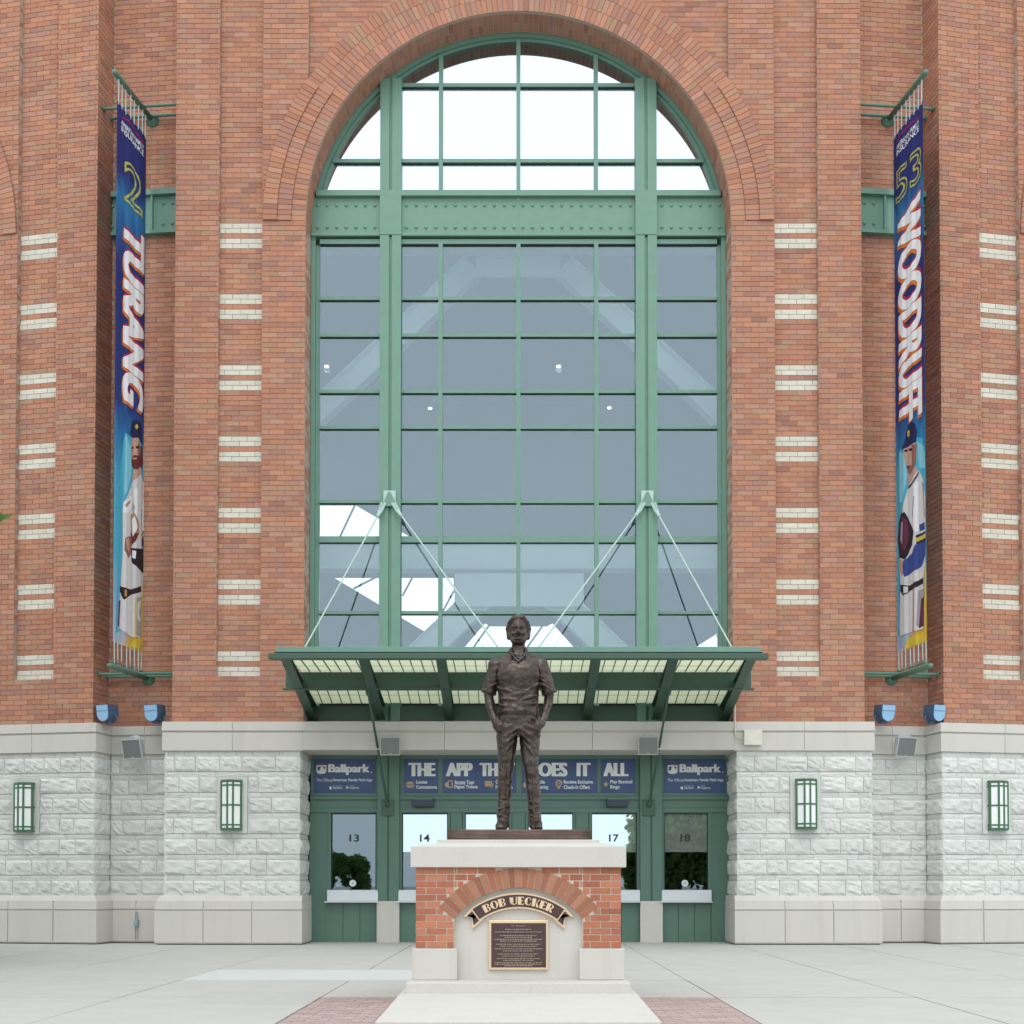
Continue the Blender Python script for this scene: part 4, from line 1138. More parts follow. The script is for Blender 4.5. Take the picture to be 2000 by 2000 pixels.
# ================================================================== LOUDSPEAKERS
def speaker(p, yaw, pitch, label, W_=.21, H_=.19, m=M_spk, yback=.3):
    t = thing('loudspeaker', label, 'loudspeaker', 'horn loudspeakers on the facade', p)
    mtx = Matrix.Rotation(yaw, 4, 'Z') @ Matrix.Rotation(pitch, 4, 'X')
    mb = MB(); q = [(-W_, -H_), (W_, -H_), (W_, H_), (-W_, H_)]
    mb.hexa([mtx @ Vector((a, 0, b)) for a, b in q] + [mtx @ Vector((a * .62, .22, b * .62 + .03)) for a, b in q]).build('horn_box', m, t, bevel=.012)
    for (a0, a1, b0, b1) in ((-W_, W_, H_ - .018, H_), (-W_, W_, -H_, -H_ + .018), (-W_, -W_ + .018, -H_ + .018, H_ - .018), (W_ - .018, W_, -H_ + .018, H_ - .018)):
        mb = MB(); mb.extr([(a0, b0), (a1, b0), (a1, b1), (a0, b1)], lambda a, b, d: mtx @ Vector((a, d, b)), -.02, -.001); mb.build('rim', m, t)
    mb = MB(); mb.extr([(-W_ + .018, -H_ + .018), (W_ - .018, -H_ + .018), (W_ - .018, H_ - .018), (-W_ + .018, H_ - .018)], lambda a, b, d: mtx @ Vector((a, d, b)), -.012, -.002); mb.build('grille', M_grille, t)
    mb = MB(); mb.extr([(.04 * math.cos(a) * 3, .10 * math.sin(a)) for a in np.linspace(0, math.pi, 12)], lambda a, b, d: mtx @ Vector((a, d, b + H_ * .75)), .03, .2); mb.build('driver_housing', m, t)
    boxo('badge', -.03, .03, -.023, -.021, 0, .006, M_white, t).matrix_basis = mtx @ Matrix.Translation((0, 0, -H_ + .03))
    MB().tube([mtx @ Vector((0, .2, .02)), (mtx @ Vector((0, .2, .02))) + Vector((.03, yback, 0))], .022, 8).build('bracket_arm', m, t)
speaker(at(258, 1463, .15), -.30, R(16), 'pale grey horn loudspeaker on the stone recess below the banner of the bearded ballplayer', .215, .195, yback=.28)
speaker(at(1770, 1459, .15), .30, R(16), 'pale grey horn loudspeaker on the stone recess below the banner of the gloved ballplayer', .215, .195, yback=.28)
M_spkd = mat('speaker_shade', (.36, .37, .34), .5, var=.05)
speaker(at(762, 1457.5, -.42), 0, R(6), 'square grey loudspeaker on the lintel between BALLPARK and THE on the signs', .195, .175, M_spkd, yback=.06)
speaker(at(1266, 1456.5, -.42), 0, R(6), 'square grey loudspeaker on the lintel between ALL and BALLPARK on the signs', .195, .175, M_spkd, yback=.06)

# ================================================================== SMALL BOXES
jb = thing('junction_box', 'cream square junction box with curved conduit on the cornice beside the lintel', 'junction box')
p0, p1 = at(1453, 1455, -.2), at(1486.5, 1426.7, -.2)
M_cream = mat('cream_paint', (.62, .6, .52), .5)
boxo('box', p0.x, p1.x, -.26, -.156, p0.z, p1.z, M_cream, jb, .006)
boxo('lid', p0.x - .006, p1.x + .006, -.275, -.261, p0.z - .006, p1.z + .006, M_cream, jb, .003)
MB().tube([at(1435.8, 1372, -.185), at(1435.8, 1428, -.185), at(1437, 1437, -.185), at(1443, 1441.5, -.19), at(1454, 1442.5, -.19)], .012, 8).build('conduit', M_cream, jb)
ob = thing('outlet_box', 'tiny grey outlet box with conduit on the plinth below the loudspeaker', 'outlet box')
fO = F5L
u_, z_ = uz(fR_L, 268, 1802, -.26)
MB().extr([(u_ - .035, z_ - .065), (u_ + .035, z_ - .065), (u_ + .035, z_ + .065), (u_ - .035, z_ + .065)], ff(fR_L), -.34, -.25).build('box', M_cyanp, ob, bevel=.006)
MB().tube([fR_L.p(u_, z_ + .06, -.28), fR_L.p(u_, z_ + .22, -.28)], .012, 8).build('conduit', M_cyanp, ob)
MB().tube([fR_L.p(u_, z_ - .06, -.28), fR_L.p(u_, .08, -.28)], .012, 8).build('conduit', M_spk, ob)

# ================================================================== BANNERS
BDIR = {-1: Vector((-math.sin(TH), -math.cos(TH), 0)), 1: Vector((math.sin(TH), -math.cos(TH), 0))}
def banner_mat():
    m, n, l, b = new_mat('banner_cloth')
    a = n.new('ShaderNodeAttribute'); a.attribute_name = 'buv'
    sp = n.new('ShaderNodeSeparateXYZ'); l.new(a.outputs['Vector'], sp.inputs[0])
    nz = n.new('ShaderNodeTexNoise'); nz.inputs['Scale'].default_value = 1.0; nz.inputs['Detail'].default_value = 6
    mp = n.new('ShaderNodeMapping'); mp.inputs['Scale'].default_value = (6, 16, 1); l.new(a.outputs['Vector'], mp.inputs[0]); l.new(mp.outputs[0], nz.inputs['Vector'])
    md = n.new('ShaderNodeMath'); md.operation = 'MULTIPLY_ADD'; md.inputs[1].default_value = .12; md.inputs[2].default_value = -.06
    l.new(nz.outputs[0], md.inputs[0])
    ad = n.new('ShaderNodeMath'); l.new(md.outputs[0], ad.inputs[0]); l.new(sp.outputs['Y'], ad.inputs[1])
    cr = n.new('ShaderNodeValToRGB'); cr.color_ramp.interpolation = 'LINEAR'
    st = [(0, (.022, .03, .15)), (.12, (.022, .03, .15)), (.17, (.03, .17, .36)), (.23, (.028, .09, .27)), (.30, (.02, .03, .15)), (.55, (.02, .045, .19)), (.62, (.03, .19, .40)), (.70, (.07, .36, .52)), (.85, (.08, .38, .54)), (.94, (.28, .40, .55)), (1, (.35, .42, .52))]
    e = cr.color_ramp.elements
    while len(e) > 1: e.remove(e[-1])
    e[0].position = st[0][0]; e[0].color = (*st[0][1], 1)
    for p_, c_ in st[1:]:
        k = e.new(p_); k.color = (*c_, 1)
    l.new(ad.outputs[0], cr.inputs[0])
    # yellow edge low on the wall side
    mm = n.new('ShaderNodeMix'); mm.data_type = 'RGBA'; mm.inputs[7].default_value = (.62, .34, .03, 1)
    r1 = n.new('ShaderNodeMapRange'); r1.inputs[1].default_value = .90; r1.inputs[2].default_value = 1.04
    s1 = n.new('ShaderNodeMath'); s1.operation = 'MULTIPLY_ADD'; s1.inputs[1].default_value = .14; l.new(sp.outputs['X'], s1.inputs[0]); l.new(ad.outputs[0], s1.inputs[2])
    r1.inputs[1].default_value = 1.02; r1.inputs[2].default_value = 1.07
    l.new(s1.outputs[0], r1.inputs[0]); l.new(r1.outputs[0], mm.inputs[0]); l.new(cr.outputs[0], mm.inputs[6])
    l.new(mm.outputs[2], b.inputs['Base Color']); b.inputs['Roughness'].default_value = .7
    b.inputs['Specular IOR Level'].default_value = .2
    return m
M_ban = banner_mat()
pm = lambda nm, c: mat('print_' + nm, c, .7, var=.07, scale=9, spec=.2)
P_WHITE, P_JER, P_SH = pm('white', (.74, .74, .76)), pm('jersey', (.60, .58, .58)), pm('jersey_shade', (.33, .30, .33))
P_SKIN, P_SKD, P_BEARD, P_NAVY, P_DK = pm('skin', (.50, .29, .23)), pm('skin_dark', (.26, .11, .09)), pm('beard', (.13, .03, .03)), pm('navy', (.018, .022, .075)), pm('dark', (.03, .02, .025))
P_CYAN, P_CYL, P_YEL, P_ORG, P_RED, P_TAN, P_BLUE, P_MAR = pm('cyan', (.07, .37, .52)), pm('light_cyan', (.22, .52, .62)), pm('yellow', (.62, .45, .05)), pm('orange', (.62, .16, .03)), pm('red', (.40, .02, .06)), pm('tan', (.40, .24, .12)), pm('sleeve', (.04, .07, .25)), pm('maroon', (.12, .03, .06))
P_LINE = pm('number_line', (.78, .74, .22))

def banner(s, corners, label, num, word, uT, vT, figure, zo, zs):
    fr = fR_L if s < 0 else fR_R
    t = thing('banner', label, 'banner')
    (TL, TR, BL_, BR) = corners
    # wall end and outer end of the cloth in plan
    uw = uz(fr, 294 if s < 0 else 1731, 240)[0] if False else None
    Lp = 1.96
    wall_u = WALLU[s]
    n2 = BDIR[s]
    Wp = fr.p(wall_u, 0, 0); 
    def plan(u):
        d = (.246 + (1 - u) * 1.184) if s < 0 else (.246 + u * 1.184)
        rp = .010 * math.sin(u * 17 + .6) + .005 * math.sin(u * 37)
        return Wp + n2 * d + Vector((-n2.y, n2.x, 0)) * rp
    zt_w, zb_w = ZBAN
    side = Vector((-n2.y, n2.x, 0)) * (1 if s < 0 else -1)             # the printed side faces the camera
    NU, NV = 26, 30
    gridu = [i / NU for i in range(NU + 1)]
    def pos(u, v, off):
        p0 = plan(math.floor(u * NU) / NU); k = min(math.floor(u * NU), NU - 1)
        a, b = plan(k / NU), plan((k + 1) / NU); p = a.lerp(b, u * NU - k)
        q = p + side * off
        scal = .016 * math.sin(u * 25) ** 2 if v <= 0 else 0
        return (q.x, q.y, zt_w + (zb_w - zt_w) * v - scal)
    mb = MB(); uvs = []
    for off in (0, -.004):
        for j in range(NV + 1):
            for i in range(NU + 1):
                mb.v.append(pos(i / NU, j / NV, off)); uvs.append((i / NU, j / NV, 0))
    N = NU + 1; M = N * (NV + 1)
    for j in range(NV):
        for i in range(NU):
            a = j * N + i; mb.f.append((a, a + 1, a + N + 1, a + N)); mb.c.append(None); mb.f.append((M + a + N, M + a + N + 1, M + a + 1, M + a)); mb.c.append(None)
    me = mb.mesh('cloth', smooth=True)
    av = me.attributes.new('buv', 'FLOAT_VECTOR', 'POINT'); av.data.foreach_set('vector', np.array(uvs, np.float32).ravel())
    cloth = put('cloth', me, M_ban, t)
    def bil(px, py):
        """photo pixel -> (u, v) inside the banner outline"""
        u, v = .5, .5
        for _ in range(12):
            xl = TL[0] + (BL_[0] - TL[0]) * v; xr = TR[0] + (BR[0] - TR[0]) * v
            u = (px - xl) / (xr - xl)
            yt = TL[1] + (TR[1] - TL[1]) * u; yb = BL_[1] + (BR[1] - BL_[1]) * u
            v = (py - yt) / (yb - yt)
        return u, v
    def lay_mesh(me, fn, off, name, m):
        bm = bmesh.new(); bm.from_mesh(me)
        for q in bm.verts:
            u, v = fn(q.co); q.co = (min(max(u, .002), .998), min(max(v, .002), .998), 0)
        for k in range(1, NU):
            bmesh.ops.bisect_plane(bm, geom=bm.verts[:] + bm.edges[:] + bm.faces[:], plane_co=(k / NU, 0, 0), plane_no=(1, 0, 0), dist=1e-6)
        for q in bm.verts: q.co = pos(q.co.x, max(q.co.y, 1e-4), off)
        bm.to_mesh(me); bm.free(); me.name = name
        return put(name, me, m, t)
    def fit_text(body, fn4, off, name, m, fat=0., **kw):
        me = text_me(body, **kw); co = np.array([v.co[:] for v in me.vertices]); lo, hi = co.min(0), co.max(0)
        if fat:
            fs = [tuple(p.vertices) for p in me.polygons]; V_ = [tuple(v.co) for v in me.vertices]; n_ = len(V_)
            for k in (1, 2, 3, 4): lay_mesh(shifted(V_, fs, (-1, -.5, .5, 1)[k - 1] * fat, lo, hi), lambda c: fn4((c.x - lo[0]) / (hi[0] - lo[0]), (c.y - lo[1]) / (hi[1] - lo[1])), off + .0006 * k, name, m)
        return lay_mesh(me, lambda c: fn4((c.x - lo[0]) / (hi[0] - lo[0]), (c.y - lo[1]) / (hi[1] - lo[1])), off, name, m)
    def poly(pts, m, off, name='player_print', z=None):
        me = bpy.data.meshes.new(name); q = [bil(zo[0] + a * zs, zo[1] + b * zs) for a, b in pts]
        me.from_pydata([(a, b, 0) for a, b in q], [], [tuple(range(len(q)))])
        return lay_mesh(me, lambda c: (c.x, c.y), off, name, m)
    def shifted(V_, fs, dx, lo, hi):
        q = bpy.data.meshes.new('n'); q.from_pydata([(x + dx, y, z) for x, y, z in V_], [], fs); return q
    # name running down the cloth
    (u0, u1), (v0, v1) = uT, vT
    for (du, dv, off, m) in ((-.035, .006, .006, P_ORG), (.02, -.005, .0065, P_RED), (0, 0, .010, P_WHITE)):
        fit_text(word, lambda x, y: (u0 + (u1 - u0) * y + du, v0 + (v1 - v0) * x + dv), off, 'name_lettering', m, offset=.025, fat=.035)
    # number in outline
    nb = num
    fit_text(nb['t'], lambda x, y: (nb['u'][0] + (nb['u'][1] - nb['u'][0]) * x, nb['v'][1] + (nb['v'][0] - nb['v'][1]) * y), .007, 'number', P_LINE, outline=.022)
    # sponsor block at the top
    a0, a1 = nb['su']
    fit_text('AMERICAN FAMILY', lambda x, y: (a0 + (a1 - a0) * x, .0345 - .0095 * y), .007, 'sponsor_lettering', P_WHITE, offset=.015)
    fit_text('INSURANCE', lambda x, y: (a0 + (a1 - a0) * x, .0465 - .0105 * y), .007, 'sponsor_lettering', P_WHITE, offset=.015)
    me = bpy.data.meshes.new('roof_line'); am = a0 + (a1 - a0) * .3
    me.from_pydata([(a0, .020, 0), (am, .011, 0), (a1, .019, 0), (a1, .0215, 0), (am, .0140, 0), (a0, .0225, 0)], [], [(0, 1, 4, 5), (1, 2, 3, 4)])
    lay_mesh(me, lambda c: (c.x, c.y), .007, 'sponsor_roof_line', P_RED)
    for (pts, m, off) in figure: poly(pts, m, off)
    # lashing rods top and bottom
    for k in range(8):
        u = .03 + .94 * k / 7; p = plan(u)
        for (za, zb__) in ((zt_w - .06, ZPOLE[0] - .05), (zb_w + .05, ZPOLE[1] + .06)):
            MB().tube([(p.x, p.y, za), (p.x + .004, p.y, zb__)], .011, 6).build('lashing', M_spk, t)
    return t

WALLU, ZPOLE, ZBAN = {}, (0, 0), (0, 0)
WALLU[-1] = (uz(fR_L, 298, 238)[0] + uz(fR_L, 282, 1326)[0]) / 2
WALLU[-1] -= .045
WALLU[1] = (uz(fR_R, 1729, 232)[0] + uz(fR_R, 1745, 1322)[0]) / 2
ZPOLE = (uz(fR_L, 298, 236)[1], uz(fR_L, 280, 1326)[1])
def plane_z(px, py, u_, dist):
    """height of a pixel at `dist` metres out from the recess wall"""
    q = fR_L.p(u_, 0, 0) + BDIR[-1] * dist; return at(px, py, q.y).z
ZBAN = (plane_z(227.5, 196, WALLU[-1], 1.43), plane_z(221, 1253, WALLU[-1], 1.43))
FIG_L = [
    ([(70, 430), (110, 120), (255, 240), (292, 330), (300, 600), (285, 900), (270, 1300), (255, 1600), (40, 1640), (60, 1250), (78, 850)], P_CYAN, .005),
    ([(112, 130), (150, 230), (160, 420), (130, 560), (105, 600)], P_CYL, .0065), ([(250, 260), (288, 340), (296, 520), (255, 470)], P_CYL, .0065),
    ([(215, 1700), (250, 1300), (272, 1240), (262, 1560), (245, 1815), (130, 1760)], P_YEL, .0062),
    ([(222, 225), (246, 250), (254, 370), (240, 420), (218, 400)], P_BEARD, .008),
    ([(160, 160), (212, 175), (226, 240), (224, 330), (216, 385), (195, 410), (170, 392), (158, 330), (155, 240)], P_SKIN, .009),
    ([(205, 200), (226, 240), (224, 330), (205, 330)], P_SKD, .0095), ([(160, 238), (178, 232), (178, 250), (160, 252)], P_DK, .010), ([(190, 232), (214, 236), (214, 256), (190, 250)], P_DK, .010),
    ([(160, 335), (172, 308), (186, 300), (204, 312), (222, 300), (226, 370), (205, 415), (180, 408), (162, 375)], P_BEARD, .010), ([(170, 322), (196, 322), (194, 334), (172, 334)], P_SKIN, .0108),
    ([(165, 40), (185, 27), (215, 45), (236, 85), (243, 150), (240, 235), (215, 172), (165, 165), (147, 125), (157, 88)], P_NAVY, .0105), ([(186, 72), (200, 66), (206, 92), (192, 104)], P_YEL, .011),
    ([(178, 405), (228, 398), (232, 470), (170, 520), (166, 480)], P_SKIN, .008),
    ([(165, 505), (230, 455), (275, 540), (297, 660), (292, 930), (262, 1010), (255, 1250), (245, 1330), (75, 1320), (95, 1050), (95, 700), (108, 640), (140, 570)], P_JER, .009),
    ([(240, 700), (292, 660), (292, 920), (234, 925)], P_WHITE, .0096), ([(180, 560), (205, 560), (195, 900), (185, 900)], P_WHITE, .0096), ([(230, 720), (240, 720), (236, 920), (228, 900)], P_SH, .0099),
    ([(170, 660), (185, 700), (176, 760), (168, 720)], P_SH, .0099), ([(100, 650), (165, 605), (160, 690), (130, 740), (98, 735)], P_WHITE, .0098), ([(108, 668), (150, 640), (146, 668), (112, 695)], P_TAN, .0103),
    ([(262, 770), (286, 762), (290, 850), (266, 905)], P_BEARD, .0103), ([(268, 790), (282, 784), (284, 840), (270, 870)], P_TAN, .0108),
    ([(150, 760), (180, 742), (214, 830), (214, 905), (186, 965), (158, 1000), (148, 900)], P_TAN, .0103), ([(160, 800), (182, 770), (200, 860), (170, 930)], P_WHITE, .0107), ([(150, 900), (214, 905), (186, 965), (158, 1000)], P_BEARD, .0106),
    ([(232, 925), (292, 918), (292, 1030), (236, 1030)], P_NAVY, .0103), ([(234, 940), (290, 933), (290, 958), (236, 965)], P_YEL, .0107),
    ([(108, 925), (150, 918), (158, 1050), (132, 1090), (104, 1020)], P_SKD, .0103), ([(112, 935), (135, 930), (140, 1040), (118, 1010)], P_SKIN, .0107),
    ([(150, 1010), (245, 1035), (288, 1000), (278, 1240), (235, 1212), (160, 1120)], P_DK, .0110), ([(163, 1030), (190, 1040), (186, 1100), (166, 1090)], P_WHITE, .0114),
    ([(75, 1320), (245, 1330), (236, 1500), (230, 1712), (150, 1690), (60, 1605)], P_JER, .0090), ([(195, 1400), (238, 1400), (230, 1710), (188, 1690)], P_SH, .0096), ([(200, 1440), (232, 1420), (210, 1520), (228, 1600), (196, 1560)], P_JER, .0100),
    ([(72, 1288), (150, 1330), (232, 1316), (230, 1362), (150, 1372), (100, 1400), (72, 1330)], P_DK, .0103), ([(104, 1320), (120, 1330), (118, 1380), (104, 1372)], P_TAN, .0107),
    ([(182, 1400), (192, 1400), (188, 1692), (178, 1690)], P_YEL, .0103), ([(65, 1400), (78, 1400), (68, 1610), (58, 1590)], P_MAR, .0099)]
FIG_R = [
    ([(112, 470), (130, 320), (240, 200), (290, 200), (320, 300), (325, 600), (320, 1000), (325, 1600), (120, 1690), (118, 1000)], P_CYAN, .005),
    ([(132, 330), (165, 330), (185, 500), (160, 700), (135, 700)], P_CYL, .0065), ([(250, 230), (300, 260), (310, 420), (262, 430)], P_CYL, .0065),
    ([(310, 1150), (333, 1120), (335, 1720), (180, 1790), (200, 1700), (312, 1640)], P_YEL, .0062), ([(200, 1700), (312, 1640), (333, 1690), (200, 1760)], P_ORG, .0059),
    ([(165, 275), (240, 240), (250, 330), (240, 420), (215, 470), (195, 470), (172, 390)], P_SKIN, .009), ([(215, 260), (248, 250), (246, 400), (225, 450)], P_SKD, .0095),
    ([(168, 305), (186, 298), (186, 316), (170, 320)], P_DK, .010), ([(196, 290), (222, 284), (222, 304), (198, 308)], P_DK, .010), ([(180, 420), (210, 412), (232, 420), (212, 482), (192, 474)], P_SKD, .0098), ([(182, 428), (206, 424), (204, 434), (184, 438)], P_DK, .0102),
    ([(195, 105), (215, 85), (238, 95), (248, 150), (246, 235), (205, 265), (150, 310), (168, 250), (178, 160)], P_NAVY, .0105), ([(184, 160), (200, 152), (200, 198), (186, 204)], P_YEL, .011),
    ([(192, 470), (248, 430), (262, 450), (235, 520), (192, 580)], P_SKIN, .008),
    ([(192, 580), (262, 440), (300, 520), (322, 640), (325, 900), (318, 1150), (300, 1280), (150, 1290), (140, 1200), (150, 900), (160, 740)], P_JER, .009), ([(230, 560), (262, 520), (268, 900), (235, 900)], P_WHITE, .0096), ([(282, 520), (302, 540), (322, 780), (310, 800)], P_SH, .0098), ([(235, 640), (243, 640), (230, 800), (222, 800)], P_SH, .0098),
    ([(192, 580), (235, 520), (262, 450), (266, 462), (238, 536), (196, 596)], P_NAVY, .0100),
    ([(150, 780), (175, 768), (205, 830), (240, 900), (225, 1010), (180, 1120), (140, 1110), (122, 990), (130, 870)], P_DK, .0103), ([(160, 800), (190, 830), (205, 930), (175, 1060), (150, 1030), (142, 900)], P_MAR, .0107), ([(150, 850), (165, 840), (160, 1010), (146, 980)], P_SH, .0110),
    ([(270, 850), (312, 825), (316, 880), (274, 900)], P_BLUE, .0100), ([(252, 930), (322, 890), (326, 960), (255, 1000)], P_NAVY, .0103), ([(254, 950), (322, 908), (324, 938), (256, 980)], P_YEL, .0107),
    ([(250, 1000), (326, 960), (318, 1080), (290, 1160), (180, 1250), (160, 1200), (170, 1130), (225, 1070)], P_BLUE, .0106),
    ([(138, 1130), (162, 1120), (168, 1210), (160, 1250), (144, 1210)], P_SKIN, .0108),
    ([(150, 1290), (300, 1270), (308, 1400), (305, 1620), (230, 1650), (150, 1690), (140, 1640)], P_JER, .0090), ([(268, 1340), (308, 1320), (308, 1590), (280, 1620), (262, 1600)], P_SH, .0095), ([(290, 1400), (310, 1380), (308, 1600), (275, 1620)], P_MAR, .0099),
    ([(148, 1310), (210, 1310), (302, 1240), (300, 1285), (215, 1350), (170, 1390), (150, 1360)], P_DK, .0103), ([(172, 1320), (198, 1318), (198, 1360), (174, 1372)], P_JER, .0107), ([(236, 1310), (248, 1305), (246, 1640), (234, 1648)], P_TAN, .0103)]
banner(-1, ((227.5, 196), (286.6, 273), (221, 1253), (277.6, 1285.6)), 'blue hanging banner with outlined number 2 above a bearded ballplayer in white', {'t': '2', 'u': (.25, .85), 'v': (.088, .168), 'su': (.14, .88)},
       'TURANG', (.24, .95), (.205, .54), FIG_L, (215, 820), .2538)
banner(1, ((1738.4, 267.8), (1788.8, 182.4), (1753, 1279.4), (1808, 1252)), 'blue hanging banner with outlined number 53 above a ballplayer holding a dark glove', {'t': '53', 'u': (.06, .95), 'v': (.074, .140), 'su': (.12, .86)},
       'WOODRUFF', (.15, .92), (.162, .572), FIG_R, (1720, 800), .2637)

def bracket(s, label):
    fr = fR_L if s < 0 else fR_R
    t = thing('banner_bracket', label, 'bracket', None, fr.p(WALLU[s], ZPOLE[1], 0))
    inv = Matrix.Translation(-t.location)
    T = lambda p: Vector(p) - t.location
    wu = WALLU[s]
    for z in ZPOLE:
        a = fr.p(wu, z, 0)
        MB().tube([T(a), T(a + BDIR[s] * 1.52), T(a + BDIR[s] * 1.555), T(a + BDIR[s] * 1.575)], [.055, .055, .048, .02], 14).build('pole', M_pipe, t, smooth=True)
        MB().tube([T(a), T(a + fr.n * .03), T(a + fr.n * .10)], [.135, .13, .07], 18).build('flange', M_pipe, t)
        for (d, dz) in ((.10, .0), (.42, .0)):
            p0 = fr.p(-.02, z + .035, -d); p1 = fr.p(lR - .02 + d * .0, z + .035, -d)
            p1 = p1 + fr.u * (.05 - d * .02)
            MB().tube([T(p0), T(p1)], .030, 10).build('rail', M_pipe, t)
            MB().tube([T(p1 - fr.u * .03), T(p1)], .055, 12).build('rail_flange', M_pipe, t)
    for k in range(8):
        d = .28 + 1.12 * k / 7
        a = fr.p(wu, 0, 0) + BDIR[s] * d
        MB().tube([T((a.x, a.y, ZPOLE[0] - .045)), T((a.x, a.y, ZPOLE[0] - .16))], .008, 6).build('hook', M_spk, t)
        MB().bar(T((a.x, a.y, ZPOLE[1] + .045)), T((a.x, a.y, ZPOLE[1] + .16)), .014, .03).build('hook', M_pipe, t)
    a = fr.p(wu, ZPOLE[1] + .10, 0) + BDIR[s] * .25; b = a + BDIR[s] * 1.2
    MB().tube([T(a), T(b)], .014, 8).build('lashing_bar', M_pipe, t)
bracket(-1, 'green pipe bracket with poles and rails holding the banner of the bearded ballplayer')
bracket(1, 'green pipe bracket with poles and rails holding the banner of the gloved ballplayer')
# ================================================================== PEDESTAL
YP = CY + 12.12                      # front of the brickwork
YPB = YP + 1.55                      # back
ped = thing('pedestal', 'brick and limestone statue pedestal with arched niche, ribbon plaque and text plaque', 'pedestal')
zp = lambda py, d=0.: az(py, YP + d)
xp = lambda px, d=0.: ax(px, YP + d, 1760)
Zc0, Zc1 = zp(1694, -.05), zp(1653, -.05)
HWB = 1.012
Zbb = zp(1852)
# cap with weathered top, upper slab
HWC = HWB + .048
mb = MB(); y0, y1 = YP - .05, YPB + .05
mb.hexa([(-HWC, y0, Zc0), (HWC, y0, Zc0), (HWC, y1, Zc0), (-HWC, y1, Zc0), (-HWC, y0, Zc1), (HWC, y0, Zc1), (HWC, y1, Zc1), (-HWC, y1, Zc1)])
mb.build('cap', M_cast, ped, bevel=.006)
HS = .825; ys0 = YP + .19; ys1 = YPB - .19; Zs0, Zs1 = az(1646.5, ys0), az(1639.8, ys0)
mb = MB(); mb.hexa([(-HWC + .01, y0 + .01, Zc1 - .001), (HWC - .01, y0 + .01, Zc1 - .001), (HWC - .01, y1 - .01, Zc1 - .001), (-HWC + .01, y1 - .01, Zc1 - .001), (-HS, ys0 - .005, Zs0), (HS, ys0 - .005, Zs0), (HS, ys1, Zs0), (-HS, ys1, Zs0)])
mb.build('cap_weathering', M_cast, ped)
boxo('upper_slab', -HS + .01, HS - .01, ys0, ys1, Zs0 - .02, Zs1, M_cast, ped, .006)
# corner blocks, step, apron
Zst = zp(1914, -.02)
for s in (-1, 1):
    a, b = sorted((s * 1.045, s * .60))
    boxo('corner_block', a, b, YP - .035, YPB + .03, Zst, Zbb - .002, M_cast, ped, .008)
Zs_b = az(1932.6, YP - .36)
boxo('step', -1.075, 1.075, YP - .36, YPB + .25, Zs_b - .1, Zst - .001, M_cast, ped, .008)
mb = MB(); yb, yf = YPB + .3, CY + 9.72
za, zf = Zs_b - .002, Zs_b - .075
mb.hexa([(-1.14, yb, -.03), (1.14, yb, -.03), (1.13, yf, -.03), (-1.13, yf, -.03), (-1.14, yb, za), (1.14, yb, za), (1.13, yf, zf), (-1.13, yf, zf)])
mb.build('apron_slab', M_cast, ped, bevel=.01)
# brickwork
core_p = MB(); MRp = .006
RA = .799; HC = .632; ztop = zp(1733.6); zcA = ztop - RA; a0 = math.atan2(RA - .31, HC); RE = RA + .19
arcp = [(RA * math.cos(t), zcA + RA * math.sin(t)) for t in np.linspace(a0, math.pi - a0, 30)]
outline = [(HC, Zbb)] + arcp + [(-HC, Zbb), (-HWB + MRp, Zbb), (-HWB + MRp, Zc0), (HWB - MRp, Zc0), (HWB - MRp, Zbb)]
core_p.extr(outline, lambda a, b, d: (a, YP + d, b), MRp, .12)
for s in (-1, 1):
    a, b = sorted((s * (HWB - MRp), s * (HWB - .12)))
    core_p.box(a, b, YP + .121, YPB - .121, Zbb, Zc0)
core_p.box(-HWB + MRp, HWB - MRp, YPB - .12, YPB - MRp, Zbb, Zc0)
M_pmort = mat('pale_mortar', (.52, .47, .39), .9, var=.1, scale=40)
bw = core_p.build('brickwork', M_pmort, ped)
PBL, PCH = .2032, (Zc0 - Zbb) / 12
PPAL = [(.43, .158, .090), (.39, .138, .080), (.46, .185, .110), (.36, .128, .080), (.42, .172, .105)]
def pbrick(x0, x1, y0, y1, z0, z1, nm='brick'):
    o = MB().box(x0, x1, y0, y1, z0, z1).build(nm, None, bw, bevel=.0025)
    o.data.materials.append(M_brickO); k = random.uniform(.88, 1.1); c = random.choice(PPAL); o.color = (c[0] * k, c[1] * k, c[2] * k, 1)
J = .0045
JW = .632 + .005
